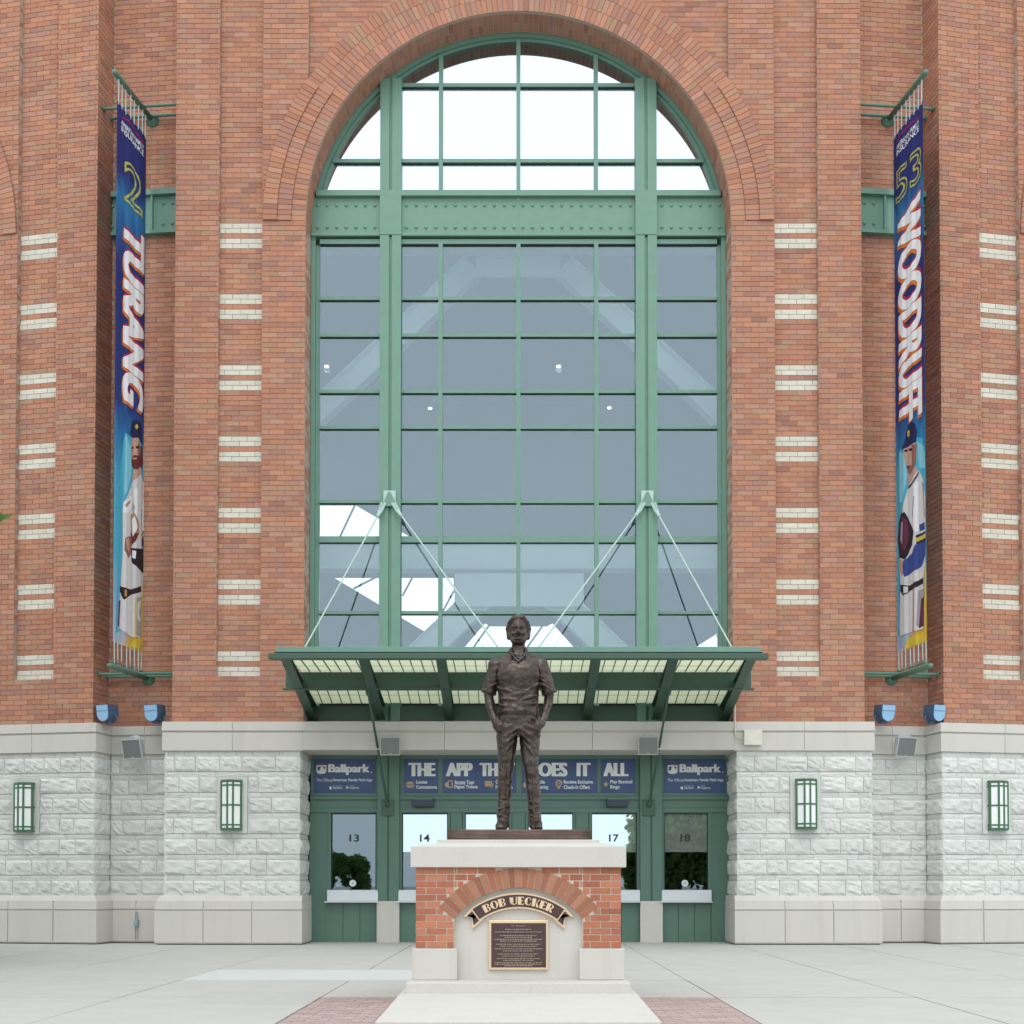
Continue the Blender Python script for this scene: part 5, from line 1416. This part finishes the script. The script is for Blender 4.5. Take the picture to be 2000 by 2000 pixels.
for c in range(12):
    z0, z1 = Zbb + c * PCH + J, Zbb + (c + 1) * PCH - J
    zmid = (z0 + z1) / 2
    off = 0 if c % 2 else -PBL / 2
    h = zmid - zcA
    for s in (-1, 1):
        # distance outward limit: jamb edge or arch extrados
        inner = HC + .002
        lim = 0
        if h > RE * math.sin(a0): 
            lim = math.sqrt(max(RE ** 2 - h * h, 0)) + .006
        elif h > RA * math.sin(a0):
            # below the springer's outer corner: slanted skewback
            lim = h / math.tan(a0) + .006
        lo = max(lim, inner) if lim < inner or h < RA * math.sin(a0) else lim
        if h > RE * math.sin(a0): lo = lim
        x = HWB
        first = PBL if c % 2 else PBL / 2
        edges = [HWB]; w_ = first
        while x - w_ > 0.0:
            x -= w_; edges.append(x); w_ = PBL
        edges.append(0.0)
        for k in range(len(edges) - 1):
            b_, a_ = edges[k], max(edges[k + 1], lo)
            # vertical joint between pier and spandrel
            if a_ < HC < b_ and h > RA * math.sin(a0) and lo < HC - .03:
                segs = [(HC, b_, 0), (a_, HC, .003)]
            else: segs = [(a_, b_, 0 if a_ >= HC - .01 else .003)]
            for (p, q, dp) in segs:
                if q - p < .022: continue
                X0, X1 = (p + J, q - (J if q < HWB else 0)); dj = random.uniform(-.001, .001)
                X = sorted((s * X0, s * X1)); pbrick(X[0], X[1], YP + dp + dj, YP + .1, z0, z1)
        # side face bricks
        yy = YP + .105; kk = 0
        while yy < YPB - .02:
            wd = (PBL / 2 if (c % 2 and kk == 0) else PBL); e = min(yy + wd, YPB)
            X = sorted((s * HWB, s * (HWB - .1)))
            if e - yy > .04: pbrick(X[0], X[1], yy + J, e - J, z0, z1)
            yy = e; kk += 1
NV_ = 25
for k in range(NV_):
    t0 = a0 + (math.pi - 2 * a0) * k / NV_; t1 = a0 + (math.pi - 2 * a0) * (k + 1) / NV_
    e0, e1 = J / RA, J / RE
    pts = []
    for y in (YP - .004, YP + .11):
        pts += [((RA + .001) * math.cos(t0 + e0), y, zcA + (RA + .001) * math.sin(t0 + e0)), (RE * math.cos(t0 + e1), y, zcA + RE * math.sin(t0 + e1)), (RE * math.cos(t1 - e1), y, zcA + RE * math.sin(t1 - e1)), ((RA + .001) * math.cos(t1 - e0), y, zcA + (RA + .001) * math.sin(t1 - e0))]
    o = MB().hexa(pts).build('arch_brick', None, bw, bevel=.0025); o.data.materials.append(M_brickO)
    kx = random.uniform(.85, 1.02); c = PPAL[k % 5]; o.color = (c[0] * kx * .9, c[1] * kx, c[2] * kx, 1)
# niche panel
mb = MB(); YN = YP + .065
mb.extr([(HC + .02, Zst)] + [(a * 1.02, b + .012) for a, b in arcp] + [(-HC - .02, Zst)], lambda a, b, d: (a, YN + d, b), 0, .06); mb.build('niche_panel', M_cast, ped)
# text plaque
pq = sub('text_plaque', ped)
Yq = YN - .03
qx = lambda px: ax(px, Yq, 1850); qz = lambda py: az(py, Yq)
boxo('border', qx(955), qx(1070.5), Yq, YN - .001, qz(1894.5), qz(1797.5), M_brass, pq, .006)
boxo('field', qx(959.5), qx(1066.5), Yq - .004, Yq - .0005, qz(1889.5), qz(1803), M_plaq, pq)
text_fit('heading', '"Mr. Baseball"', qx(998), qx(1026), qz(1809.5), qz(1806.5), Yq - .006, M_ptext, pq)
LN = ['"Voice of the Milwaukee Brewers"', 'Broadcaster, storyteller, ballplayer and humorist for more than', '']
rows = [1815, 1820, 1827, 1830.5, 1834.5, 1838, 1844, 1848, 1853, 1857, 1863, 1867, 1872, 1875.5, 1880, 1883, 1886]
wds = [26, 46, 36, 28, 46, 36, 44, 36, 48, 30, 40, 32, 42, 30, 47, 46, 28]
for k, (py, hw_) in enumerate(zip(rows, wds)):
    mb = MB(); x = -hw_
    while x < hw_:       # engraved lines of small capitals, too small to read
        e = min(x + random.uniform(1.2, 6), hw_)
        a, b = qx(1012.7 + x), qx(1012.7 + e - .7)
        if b > a: mb.box(a, b, Yq - .006, Yq - .0045, qz(py + .9), qz(py - .6))
        x = e + .5
    mb.build('text_line', M_ptext, pq)
# ribbon plaque with the name
rb = sub('name_ribbon', ped)
Yr = YN - .045
px_m = (F / (Yr - CY))
S3 = .3002 / px_m
cxr = 0.0
rz = lambda zz: az(1600 + zz * .3002, Yr)
Rout, Rin = 525 * S3, 425 * S3
zc_r = rz(480) - Rout
angE = R(36.5)
def arcband(r0, r1, e, n=40): 
    return [(r1 * math.sin(t), zc_r + r1 * math.cos(t)) for t in np.linspace(-e, e, n)] + [(r0 * math.sin(t), zc_r + r0 * math.cos(t)) for t in np.linspace(e, -e, n)]
ey = lambda a, b, d: (a, Yr + d, b)
MB().extr(arcband(Rin, Rout, angE), ey, 0, .044).build('ribbon_border', M_brass, rb)
MB().extr(arcband(Rin + .016, Rout - .016, angE - .018), ey, -.004, -.0005).build('ribbon_field', M_plaq, rb)
for s in (-1, 1):
    tp = [(660, 585), (612, 640), (680, 622), (672, 714), (748, 655), (735, 640)]
    P2 = [((975 - zx) * -s * S3 * -1, rz(zz)) for zx, zz in tp]
    P2 = [(s * (975 - zx) * S3, rz(zz)) for zx, zz in tp]
    MB().extr(P2, ey, .012, .044).build('ribbon_tail', M_brass, rb)
    cxm = sum(p[0] for p in P2) / 6; czm = sum(p[1] for p in P2) / 6
    tp2 = [(672, 600), (640, 630), (692, 614), (684, 690), (728, 652)]
    MB().extr([(s * (975 - zx) * S3, rz(zz)) for zx, zz in tp2], ey, .008, .0115).build('ribbon_tail_field', M_plaq, rb)
# fat-face letters with thick left strokes, set along the arc
def glyph(ch):
    B = lambda x0, x1, y0, y1: [(x0, y0), (x1, y0), (x1, y1), (x0, y1)]
    def halfring(cx, cy, rx, ry, tx, ty, t0, t1, n=14):
        o = [(cx + rx * math.cos(t), cy + ry * math.sin(t)) for t in np.linspace(t0, t1, n)]
        i = [(cx + (rx - tx) * math.cos(t), cy + (ry - ty) * math.sin(t)) for t in np.linspace(t1, t0, n)]
        return o + i
    h = math.pi / 2
    if ch == 'B': return .78, [B(0, .38, 0, 1), halfring(.40, .74, .34, .26, .17, .06, -h, h), halfring(.40, .26, .38, .26, .19, .06, -h, h)]
    if ch == 'O': return .86, [halfring(.43, .5, .43, .5, .30, .05, h, 3 * h), halfring(.43, .5, .43, .5, .22, .05, -h, h)]
    if ch == 'U': return .80, [B(0, .38, .25, 1), B(-.04, .42, .95, 1), halfring(.39, .3, .39, .3, .02, .06, -2 * h, -h), [(0, .3), (.38, .3), (.38, .07), (.2, .03), (.06, .12)], halfring(.39, .3, .39, .3, .12, .06, -h, 0), B(.66, .78, .3, 1), B(.60, .84, .95, 1)]
    if ch == 'E': return .68, [B(0, .38, 0, 1), B(.38, .66, 0, .1), B(.38, .66, .9, 1), B(.38, .58, .46, .56), B(.6, .66, .1, .22), B(.6, .66, .78, .9)]
    if ch == 'C': return .76, [halfring(.42, .5, .42, .5, .30, .05, h, 3 * h), halfring(.42, .5, .34, .5, .10, .07, R(25), h), halfring(.42, .5, .34, .5, .10, .07, -h, -R(25))]
    if ch == 'K': return .82, [B(0, .38, 0, 1), [(.38, .44), (.68, 1), (.78, 1), (.44, .40)], [(.42, .58), (.52, .66), (.84, 0), (.52, 0)]]
    if ch == 'R': return .82, [B(0, .38, 0, 1), halfring(.40, .73, .36, .27, .17, .06, -h, h), [(.40, .48), (.56, .48), (.84, 0), (.52, 0)]]
    return .34, []
txt = 'BOB UECKER'; sp_ = .07
tot = sum(glyph(c)[0] + sp_ for c in txt) - sp_
hL = (Rout - Rin) * .52; span = R(57); kx = span * (Rin + Rout) / 2 / tot
x = 0
for c in txt:
    wd, polys = glyph(c)
    mb = MB()
    for P in polys:
        def fnl(a, b, d, x=x):
            t = -span / 2 + (x + a) / tot * span; r_ = (Rin + Rout) / 2 - hL / 2 + b * hL
            return (r_ * math.sin(t), Yr - .004 + d, zc_r + r_ * math.cos(t))
        mb.extr(P, fnl, -.008, -.0002)
    if polys: mb.build('letter', M_brass, rb)
    x += wd + sp_

# ================================================================== STATUE (signed-distance sculpt)
def build_statue():
    h = .0058
    lo = np.array([-.46, -.34, -.02]); hi = np.array([.46, .28, 2.26])
    nx, ny, nz = [int((b - a) / h) + 1 for a, b in zip(lo, hi)]
    X = (lo[0] + np.arange(nx) * h).astype(np.float32)[:, None, None]
    Y = (lo[1] + np.arange(ny) * h).astype(np.float32)[None, :, None]
    Z = (lo[2] + np.arange(nz) * h).astype(np.float32)[None, None, :]
    D = np.full((nx, ny, nz), 1.0, np.float32)
    def win(b0, b1, pad=.07):
        s = []
        for k, n in enumerate((nx, ny, nz)):
            a = max(int((b0[k] - pad - lo[k]) / h), 0); b = min(int((b1[k] + pad - lo[k]) / h) + 2, n); s.append(slice(a, b))
        return s
    def sm(a, b, k):
        t = np.clip(.5 + .5 * (b - a) / k, 0, 1); return b * (1 - t) + a * t - k * t * (1 - t)
    def add(fn, b0, b1, k=.02):
        s = win(b0, b1); d = fn(X[s[0]], Y[:, s[1]], Z[:, :, s[2]])
        v = D[s[0], s[1], s[2]]; D[s[0], s[1], s[2]] = sm(v, d, k)
    def cut(fn, b0, b1, k=.01):
        s = win(b0, b1); d = fn(X[s[0]], Y[:, s[1]], Z[:, :, s[2]])
        v = D[s[0], s[1], s[2]]; D[s[0], s[1], s[2]] = -sm(-v, d, k)
    def ell(c, r, k=.02, op=None):
        c, r = np.array(c), np.array(r)
        def fn(x, y, z):
            q = np.sqrt(((x - c[0]) / r[0]) ** 2 + ((y - c[1]) / r[1]) ** 2 + ((z - c[2]) / r[2]) ** 2)
            return (q - 1) * float(r.min())
        (op or add)(fn, c - r, c + r, k)
    def cap(a, b, r0, r1, k=.02, op=None, sq=(1, 1, 1)):
        a, b = np.array(a, float), np.array(b, float); d = b - a; L2 = d @ d
        def fn(x, y, z):
            t = np.clip(((x - a[0]) * d[0] + (y - a[1]) * d[1] + (z - a[2]) * d[2]) / L2, 0, 1)
            return np.sqrt((((x - a[0]) - t * d[0]) / sq[0]) ** 2 + (((y - a[1]) - t * d[1]) / sq[1]) ** 2 + (((z - a[2]) - t * d[2]) / sq[2]) ** 2) - (r0 + (r1 - r0) * t)
        m = max(r0, r1) * max(sq); (op or add)(fn, np.minimum(a, b) - m, np.maximum(a, b) + m, k)
    def loft(sec, k=.02, fold=None):
        sec = sorted(sec); zz = [s[0] for s in sec]
        def fn(x, y, z):
            zf = z.ravel(); I = lambda j: np.interp(zf, zz, [s[j] for s in sec]).astype(np.float32)[None, None, :]
            cx, cy, a, b = I(1), I(2), I(3), I(4)
            q = np.sqrt(((x - cx) / a) ** 2 + ((y - cy) / b) ** 2)
            d = (q - 1) * np.minimum(a, b)
            if fold is not None: d = d + fold(x, y, z)
            ends = np.maximum(zz[0] - z, z - zz[-1])
            return np.maximum(d, ends)
        A = max(s[3] for s in sec) + .02; Bm = max(s[4] for s in sec) + .03
        cxs = [s[1] for s in sec]; cys = [s[2] for s in sec]
        add(fn, (min(cxs) - A, min(cys) - Bm, zz[0]), (max(cxs) + A, max(cys) + Bm, zz[-1]), k)
    S = np.sin
    rs = np.random.default_rng(4)
    def up(A, n, ax_, cell):
        t = np.arange(n) * h / cell; i = np.floor(t).astype(int); f_ = t - i; f_ = f_ * f_ * (3 - 2 * f_)
        sh = [1, 1, 1]; sh[ax_] = n; f_ = f_.reshape(sh).astype(np.float32)
        return np.take(A, i, ax_) * (1 - f_) + np.take(A, i + 1, ax_) * f_
    def noise(cx, cy, cz_):
        A = rs.uniform(-1, 1, (int(nx * h / cx) + 3, int(ny * h / cy) + 3, int(nz * h / cz_) + 3)).astype(np.float32)
        return up(up(up(A, nx, 0, cx), ny, 1, cy), nz, 2, cz_)
    # trousers
    loft([(.045, -.168, .0, .073, .088), (.10, -.164, .0, .074, .088), (.13, -.162, .005, .071, .085), (.40, -.150, .01, .076, .086), (.64, -.136, .0, .080, .092), (.80, -.126, .0, .098, .105), (.97, -.118, .0, .116, .125), (1.06, -.105, .0, .125, .13)], .015)
    loft([(.045, .184, .0, .070, .088), (.10, .180, .0, .072, .088), (.13, .177, .005, .069, .085), (.40, .163, .01, .077, .086), (.64, .133, .0, .084, .092), (.80, .126, .0, .100, .105), (.97, .120, .0, .116, .125), (1.06, .105, .0, .125, .13)], .015)
    loft([(.965, 0, .01, .225, .12), (1.03, 0, .005, .240, .142), (1.10, 0, .0, .236, .152), (1.16, 0, .0, .220, .150), (1.205, 0, .0, .212, .148)], .02)
    for s, cx, top in ((-1, -.15, -.118), (1, .165, .120)):       # pressed crease down each leg
        cap((cx, -.078, .12), (cx + s * -.01, -.09, .55), .006, .006, .012); cap((cx + s * -.01, -.09, .55), (top, -.118, .95), .006, .008, .012)
    # diagonal drag folds from the crotch, breaks over the shoes
    for s in (-1, 1):
        for k, (x0, z0, x1, z1) in enumerate(((.02, 1.02, .19, .92), (.03, .97, .17, .84), (.05, .90, .16, .76), (.07, 1.06, .22, 1.00))):
            cap((s * x0, -.135, z0), (s * x1, -.098, z1), .010, .006, .018)
        for (z0, z1) in ((.58, .54), (.50, .47), (.22, .25), (.16, .13), (.30, .27)):
            cx = s * (.155 + .012 * (s > 0)); cap((cx - .055, -.07, z0), (cx + .055, -.068, z1), .008, .006, .016)
    # shoes
    for s, cx in ((-1, -.178), (1, .194)):
        cap((cx - s * .008, .05, .035), (cx + s * .018, -.15, .030), .046, .046, .02, sq=(1.05, 1.2, .85))
        ell((cx + s * .012, -.07, .055), (.054, .10, .045), .02)
        cut(lambda x, y, z: z - .004 + 0 * x + 0 * y, (cx - .15, -.3, -.05), (cx + .15, .2, .02), .002)
    # torso: sweater with a rolled hem
    loft([(1.172, 0, 0, .216, .158), (1.20, 0, 0, .226, .170), (1.235, 0, -.002, .216, .162), (1.30, 0, -.004, .212, .160), (1.42, 0, -.004, .220, .164), (1.53, 0, -.004, .236, .170), (1.63, 0, .0, .240, .168), (1.70, 0, .005, .228, .148), (1.745, 0, .01, .195, .12), (1.785, 0, .015, .135, .095), (1.83, 0, .02, .085, .075)], .022)
    ell((-.10, -.115, 1.58), (.12, .06, .10), .06); ell((.10, -.115, 1.58), (.12, .06, .10), .06)
    for (x0, z0, x1, z1, y) in ((-.20, 1.27, -.03, 1.235, -.14), (.20, 1.29, .05, 1.245, -.14), (-.18, 1.33, -.05, 1.31, -.152), (.19, 1.36, .04, 1.31, -.152), (-.21, 1.44, -.08, 1.39, -.145), (.21, 1.47, .09, 1.40, -.145), (-.215, 1.55, -.14, 1.46, -.125), (.215, 1.56, .15, 1.47, -.125), (-.06, 1.36, .08, 1.38, -.163)):
        cap((x0, y + .03 * (abs(x0) > .17), z0), (x1, y - .012, z1), .012, .007, .022)
    # shoulders, short sleeves ending in a loose cuff, bare forearms into the pockets
    for s, dx in ((-1, 0), (1, .012)):
        cap((s * .175, .01, 1.70), (s * .245, .012, 1.675), .075, .080, .05)
        a_, b_ = np.array((s * .245, .012, 1.675)), np.array((s * (.325 + dx), .025, 1.395)); dv = b_ - a_; L2 = dv @ dv
        def sleeve(x, y, z, a_=a_, dv=dv, L2=L2):
            t = ((x - a_[0]) * dv[0] + (y - a_[1]) * dv[1] + (z - a_[2]) * dv[2]) / L2; tc = np.clip(t, 0, 1)
            d_ = np.sqrt(((x - a_[0]) - tc * dv[0]) ** 2 + ((y - a_[1]) - tc * dv[1]) ** 2 + ((z - a_[2]) - tc * dv[2]) ** 2) - (.082 - .006 * tc + .006 * (tc > .88))
            return np.maximum(d_, (t - 1) * np.sqrt(L2))
        add(sleeve, np.minimum(a_, b_) - .1, np.maximum(a_, b_) + .1, .018)
        for q in range(4):
            cap((s * (.205 + .012 * q), -.06, 1.64 - .05 * q), (s * (.33 + .01 * q), -.055, 1.53 - .035 * q), .008, .006, .016)
        cap((s * (.322 + dx), .03, 1.42), (s * (.316 + dx), .03, 1.33), .050, .050, .003)
        cap((s * (.316 + dx), .03, 1.33), (s * (.262 + dx), -.055, 1.135), .050, .038, .015)
        cap((s * (.262 + dx), -.055, 1.135), (s * (.232 + dx), -.075, 1.075), .038, .044, .012)
        ell((s * .205, -.085, 1.045), (.052, .062, .07), .03)           # hand inside the pocket
        cap((s * .266, -.03, 1.06), (s * .165, -.130, 1.12), .013, .012, .010)   # pocket welt
        cap((s * .228, -.100, 1.135), (s * .208, -.122, 1.09), .014, .013, .008)   # thumb
    # neck, head
    cap((0, .02, 1.78), (0, .0, 1.93), .076, .070, .03)
    ell((0, .012, 2.075), (.096, .114, .105), .02)
    ell((0, -.030, 2.005), (.091, .090, .115), .03)
    cap((-.034, -.078, 1.918), (.034, -.078, 1.918), .032, .032, .025)
    for s in (-1, 1):
        cap((s * .084, .0, 1.985), (s * .055, -.060, 1.928), .024, .028, .03)        # jaw
        ell((s * .054, -.096, 1.988), (.028, .024, .020), .012)                       # cheek
        cap((s * .014, -.128, 2.053), (s * .068, -.100, 2.056), .014, .010, .006)     # brow
        ell((s * .038, -.136, 2.026), (.030, .030, .016), .004, cut)                  # eye socket
        ell((s * .038, -.103, 2.025), (.018, .014, .010), .002)
        ell((s * .106, .012, 2.005), (.013, .028, .040), .008)                        # ear
        cap((s * .026, -.130, 1.988), (s * .050, -.110, 1.940), .008, .006, .003, cut)   # fold beside the mouth
    cap((0, -.122, 2.045), (0, -.156, 1.996), .011, .019, .006)
    ell((-.018, -.132, 1.985), (.014, .015, .011), .005); ell((.018, -.132, 1.985), (.014, .015, .011), .005)
    cap((-.032, -.116, 1.953), (.032, -.116, 1.953), .011, .011, .005)
    cap((-.028, -.116, 1.931), (.028, -.116, 1.931), .011, .011, .005)
    cap((-.038, -.130, 1.942), (.038, -.130, 1.942), .008, .008, .002, cut)
    cap((-.030, -.122, 1.912), (.030, -.122, 1.912), .006, .006, .004, cut)
    # hair: full, swept up and back, short over the ears, with a clear hairline
    ell((0, .045, 2.108), (.110, .112, .100), .006)
    cap((-.086, -.040, 2.124), (-.045, -.062, 2.154), .022, .024, .010); cap((-.045, -.062, 2.154), (.045, -.064, 2.158), .024, .024, .010); cap((.045, -.064, 2.158), (.088, -.038, 2.122), .024, .022, .010)
    for s in (-1, 1):
        cap((s * .094, -.035, 2.112), (s * .110, .03, 2.06), .022, .030, .006); cap((s * .106, .03, 2.06), (s * .098, .06, 1.98), .030, .030, .012); cap((s * .099, -.028, 2.09), (s * .101, -.020, 2.03), .015, .009, .004)
    ell((0, .085, 2.03), (.09, .06, .10), .02)
    # collar and v-neck
    for s in (-1, 1):
        cap((s * .066, .06, 1.848), (s * .078, -.03, 1.838), .020, .022, .008); cap((s * .078, -.03, 1.835), (s * .062, -.112, 1.770), .018, .018, .005, sq=(1, .8, 1))
        cap((s * .062, -.108, 1.772), (s * .090, -.128, 1.742), .014, .006, .004)
        cap((s * .100, -.128, 1.80), (0, -.172, 1.690), .009, .009, .004)
        cap((s * .045, -.118, 1.775), (0, -.146, 1.728), .009, .009, .005)
    # armhole seams and fly as grooves in the skin
    for s in (-1, 1):
        def seam(x, y, z): return np.maximum(np.abs(np.abs(x) - .205 - .03 * np.clip((1.75 - z) / .2, 0, 1)) - .006, np.maximum(1.50 - z, z - 1.72)) + 0 * y
        sl = win((min(s * .17, s * .27), -.2, 1.5), (max(s * .17, s * .27), .2, 1.8), .0)
        d = seam(X[sl[0]], Y[:, sl[1]], Z[:, :, sl[2]]); v = D[sl[0], sl[1], sl[2]]
        D[sl[0], sl[1], sl[2]] = np.where((d < 0) & (v > -.012), v + .005, v)
    # sculptor's surface: uneven folds and tool marks, calmer on the face
    body = (Z < 1.86).astype(np.float32)
    D2 = D + body * (.0055 * noise(.10, .10, .035) + .0040 * noise(.05, .05, .06) + .0022 * noise(.022, .022, .022)) + (1 - body) * .0012 * noise(.02, .02, .02)
    hair = ((Z > 2.065) & (Y + .11 > (2.11 - Z))).astype(np.float32)
    D2 = D2 + hair * (.0040 * noise(.016, .06, .03) + .002 * noise(.01, .05, .02))
    # ---- naive surface nets
    f = D2; ins = f < 0
    c = np.zeros((nx - 1, ny - 1, nz - 1), np.int8)
    corners = [(i, j, k) for i in (0, 1) for j in (0, 1) for k in (0, 1)]
    for (i, j, k) in corners: c += ins[i:nx - 1 + i, j:ny - 1 + j, k:nz - 1 + k]
    act = (c > 0) & (c < 8)
    idx = -np.ones(act.shape, np.int64); pos = np.argwhere(act); idx[act] = np.arange(len(pos))
    acc = np.zeros((len(pos), 3)); cnt = np.zeros(len(pos))
    fv = {q: f[pos[:, 0] + q[0], pos[:, 1] + q[1], pos[:, 2] + q[2]] for q in corners}
    for q in corners:
        for ax_ in range(3):
            if q[ax_]: continue
            r_ = list(q); r_[ax_] = 1; r_ = tuple(r_)
            a, b = fv[q], fv[r_]; m = (a < 0) != (b < 0)
            t = np.where(m, a / np.where(m, a - b, 1), 0)
            p = np.tile(np.array(q, float), (len(pos), 1)); p[:, ax_] += t
            acc[m] += p[m]; cnt[m] += 1
    V = lo + (pos + acc / cnt[:, None]) * h
    faces = []
    for ax_ in range(3):
        o1, o2 = [(1, 2), (2, 0), (0, 1)][ax_]
        sh = [slice(1, n - 1) for n in (nx, ny, nz)]; sh2 = list(sh); 
        sh[ax_] = slice(0, (nx, ny, nz)[ax_] - 1); sh2[ax_] = slice(1, (nx, ny, nz)[ax_])
        A, B = ins[tuple(sh)], ins[tuple(sh2)]
        for flip, m in ((False, A & ~B), (True, ~A & B)):
            e = np.argwhere(m)
            e = e + np.array([0 if k == ax_ else 1 for k in range(3)])
            u = np.zeros(3, int); u[o1] = 1; v = np.zeros(3, int); v[o2] = 1
            g_ = lambda d: idx[tuple((e - d).T)]
            q = np.stack([g_(u + v), g_(v), g_(0 * u), g_(u)], 1)
            faces.append(q[:, ::-1] if flip else q)
    Fc = np.concatenate(faces)
    # light smoothing
    me = bpy.data.meshes.new('figure')
    me.vertices.add(len(V)); me.vertices.foreach_set('co', V.astype(np.float32).ravel())
    me.loops.add(Fc.size); me.loops.foreach_set('vertex_index', Fc.astype(np.int32).ravel())
    me.polygons.add(len(Fc)); me.polygons.foreach_set('loop_start', np.arange(0, Fc.size, 4, dtype=np.int32)); me.polygons.foreach_set('loop_total', np.full(len(Fc), 4, np.int32))
    me.update(); me.validate()
    bm = bmesh.new(); bm.from_mesh(me)
    bmesh.ops.smooth_vert(bm, verts=bm.verts, factor=.3, use_axis_x=True, use_axis_y=True, use_axis_z=True)
    bm.to_mesh(me); bm.free()
    me.polygons.foreach_set('use_smooth', np.ones(len(me.polygons), bool)); me.update()
    print('statue faces', len(me.polygons))
    return me
Ybase = YP + .33
Zb1 = az(1620, Ybase); 
YST = YP + .75
zfeet = Zb1
sc = (az(1204.5, YST) - zfeet) / 2.178
st = thing('statue', 'bronze statue of a standing man in a sweater with both hands in his pockets', 'statue', None, (0, YST, zfeet))
fig = put('figure', build_statue(), M_bronze, st); fig.scale = (sc * .935, sc, sc)
# bronze base with slightly uneven edges
bm = bmesh.new(); hwb = (ax(1154.6, Ybase, 1630) - ax(873, Ybase, 1630)) / 2; xcb = (ax(1154.6, Ybase, 1630) + ax(873, Ybase, 1630)) / 2
bmesh.ops.create_cube(bm, size=1)
for v in bm.verts: v.co = (xcb + v.co.x * 2 * hwb, v.co.y * .84, v.co.z * (Zb1 - Zs1))
bmesh.ops.subdivide_edges(bm, edges=bm.edges[:], cuts=7, use_grid_fill=True)
bmesh.ops.bevel(bm, geom=[e for e in bm.edges if e.calc_face_angle(0) > .5], offset=.008, segments=2, affect='EDGES')
for v in bm.verts:
    k = .004 if abs(v.co.z) < (Zb1 - Zs1) * .4 else .0015
    v.co += Vector((random.uniform(-k, k), random.uniform(-k, k), random.uniform(-.001, .001)))
me = bpy.data.meshes.new('statue_base'); bm.to_mesh(me); bm.free(); me.polygons.foreach_set('use_smooth', np.ones(len(me.polygons), bool))
o = put('statue_base', me, M_bronzeb, st); o.location = (0, YP + .33 + .42 - YST, (Zs1 - Zb1) / 2 + .0)

# ================================================================== TREES across the plaza, behind the viewer (seen reflected in the glass)
def tree_mesh(H, Wd, seed):
    rs = np.random.default_rng(seed)
    tb = MB(); tr = []
    tb.tube([(0, 0, 0), (.05, 0, H * .2), (-.05, .05, H * .45), (0, 0, H * .75)], [.22, .16, .12, .04], 8)
    cl = []
    for k in range(22):
        a = rs.uniform(0, 6.28); z = H * rs.uniform(.16, .95); r_ = Wd * rs.uniform(.35, .95) * math.sin(math.pi * min((z / H - .15) / .95, 1)) 
        e = (r_ * math.cos(a), r_ * math.sin(a), z)
        tb.tube([(0, 0, z * .6), (e[0] * .5, e[1] * .5, z * .85), e], [.07, .045, .015], 5); cl.append((e, Wd * rs.uniform(.25, .5)))
    lv = MB()
    for (e, r_) in cl:
        for _ in range(330):
            d = rs.normal(size=3); d /= np.linalg.norm(d); p = np.array(e) + d * r_ * rs.uniform(.3, 1) ** .6
            s_ = rs.uniform(.16, .34); u = rs.normal(size=3); u /= np.linalg.norm(u); v = np.cross(u, rs.normal(size=3)); v /= np.linalg.norm(v)
            lv.poly([p - u * s_ - v * s_ * .5, p + u * s_ * .1 - v * s_ * .7, p + u * s_, p + v * s_ * .6])
    return tb.mesh('trunk'), lv.mesh('crown', fix=False)
tm = [tree_mesh(8.5, 3.2, 3), tree_mesh(7.0, 3.4, 5), tree_mesh(10, 3.6, 9)]
for k, (x, y, sc_, vi) in enumerate([(10.8, -58, .95, 0), (13.0, -57, 1.05, 2), (16.5, -60, 1.0, 1), (9.2, -66, .55, 1), (20.5, -61, 1.0, 0), (-11.4, -60, .40, 1), (-13.4, -60, .45, 0), (-15.6, -61, .5, 1), (-19, -62, .55, 0), (-26, -61, .9, 2), (11.2, -63, 1.0, 1), (14.8, -64, 1.0, 0), (25, -63, 1.1, 2)]):
    t = thing('tree', 'leafy green tree across the plaza, seen only as a reflection in the ticket windows', 'tree', 'trees reflected in the ticket windows', (x, y, 0))
    for nm, me, m in (('trunk', tm[vi][0], M_bark), ('crown', tm[vi][1], M_leaf)):
        o = put(nm, me, m, t); o.scale = (sc_,) * 3; o.rotation_euler = (0, 0, k * 1.7)

# a tree standing left of the view; one branch tip reaches the picture's edge
t = thing('tree', 'green branch tip of a tree beside the outer brick pier', 'tree')
cr_me = tm[0][1]; co = np.array([v.co[:] for v in cr_me.vertices]); k = int(co[:, 0].argmax()); sc_ = 6.0 / co[k, 2]
t.location = (ax(9, -8, 985) - co[k, 0] * sc_, -8 - co[k, 1] * sc_, 0)
for nm, me, m in (('trunk', tm[0][0], M_bark), ('crown', tm[0][1], M_leaf)):
    o = put(nm, me, m, t); o.scale = (sc_,) * 3
print('tree scale', sc_, t.location[:])
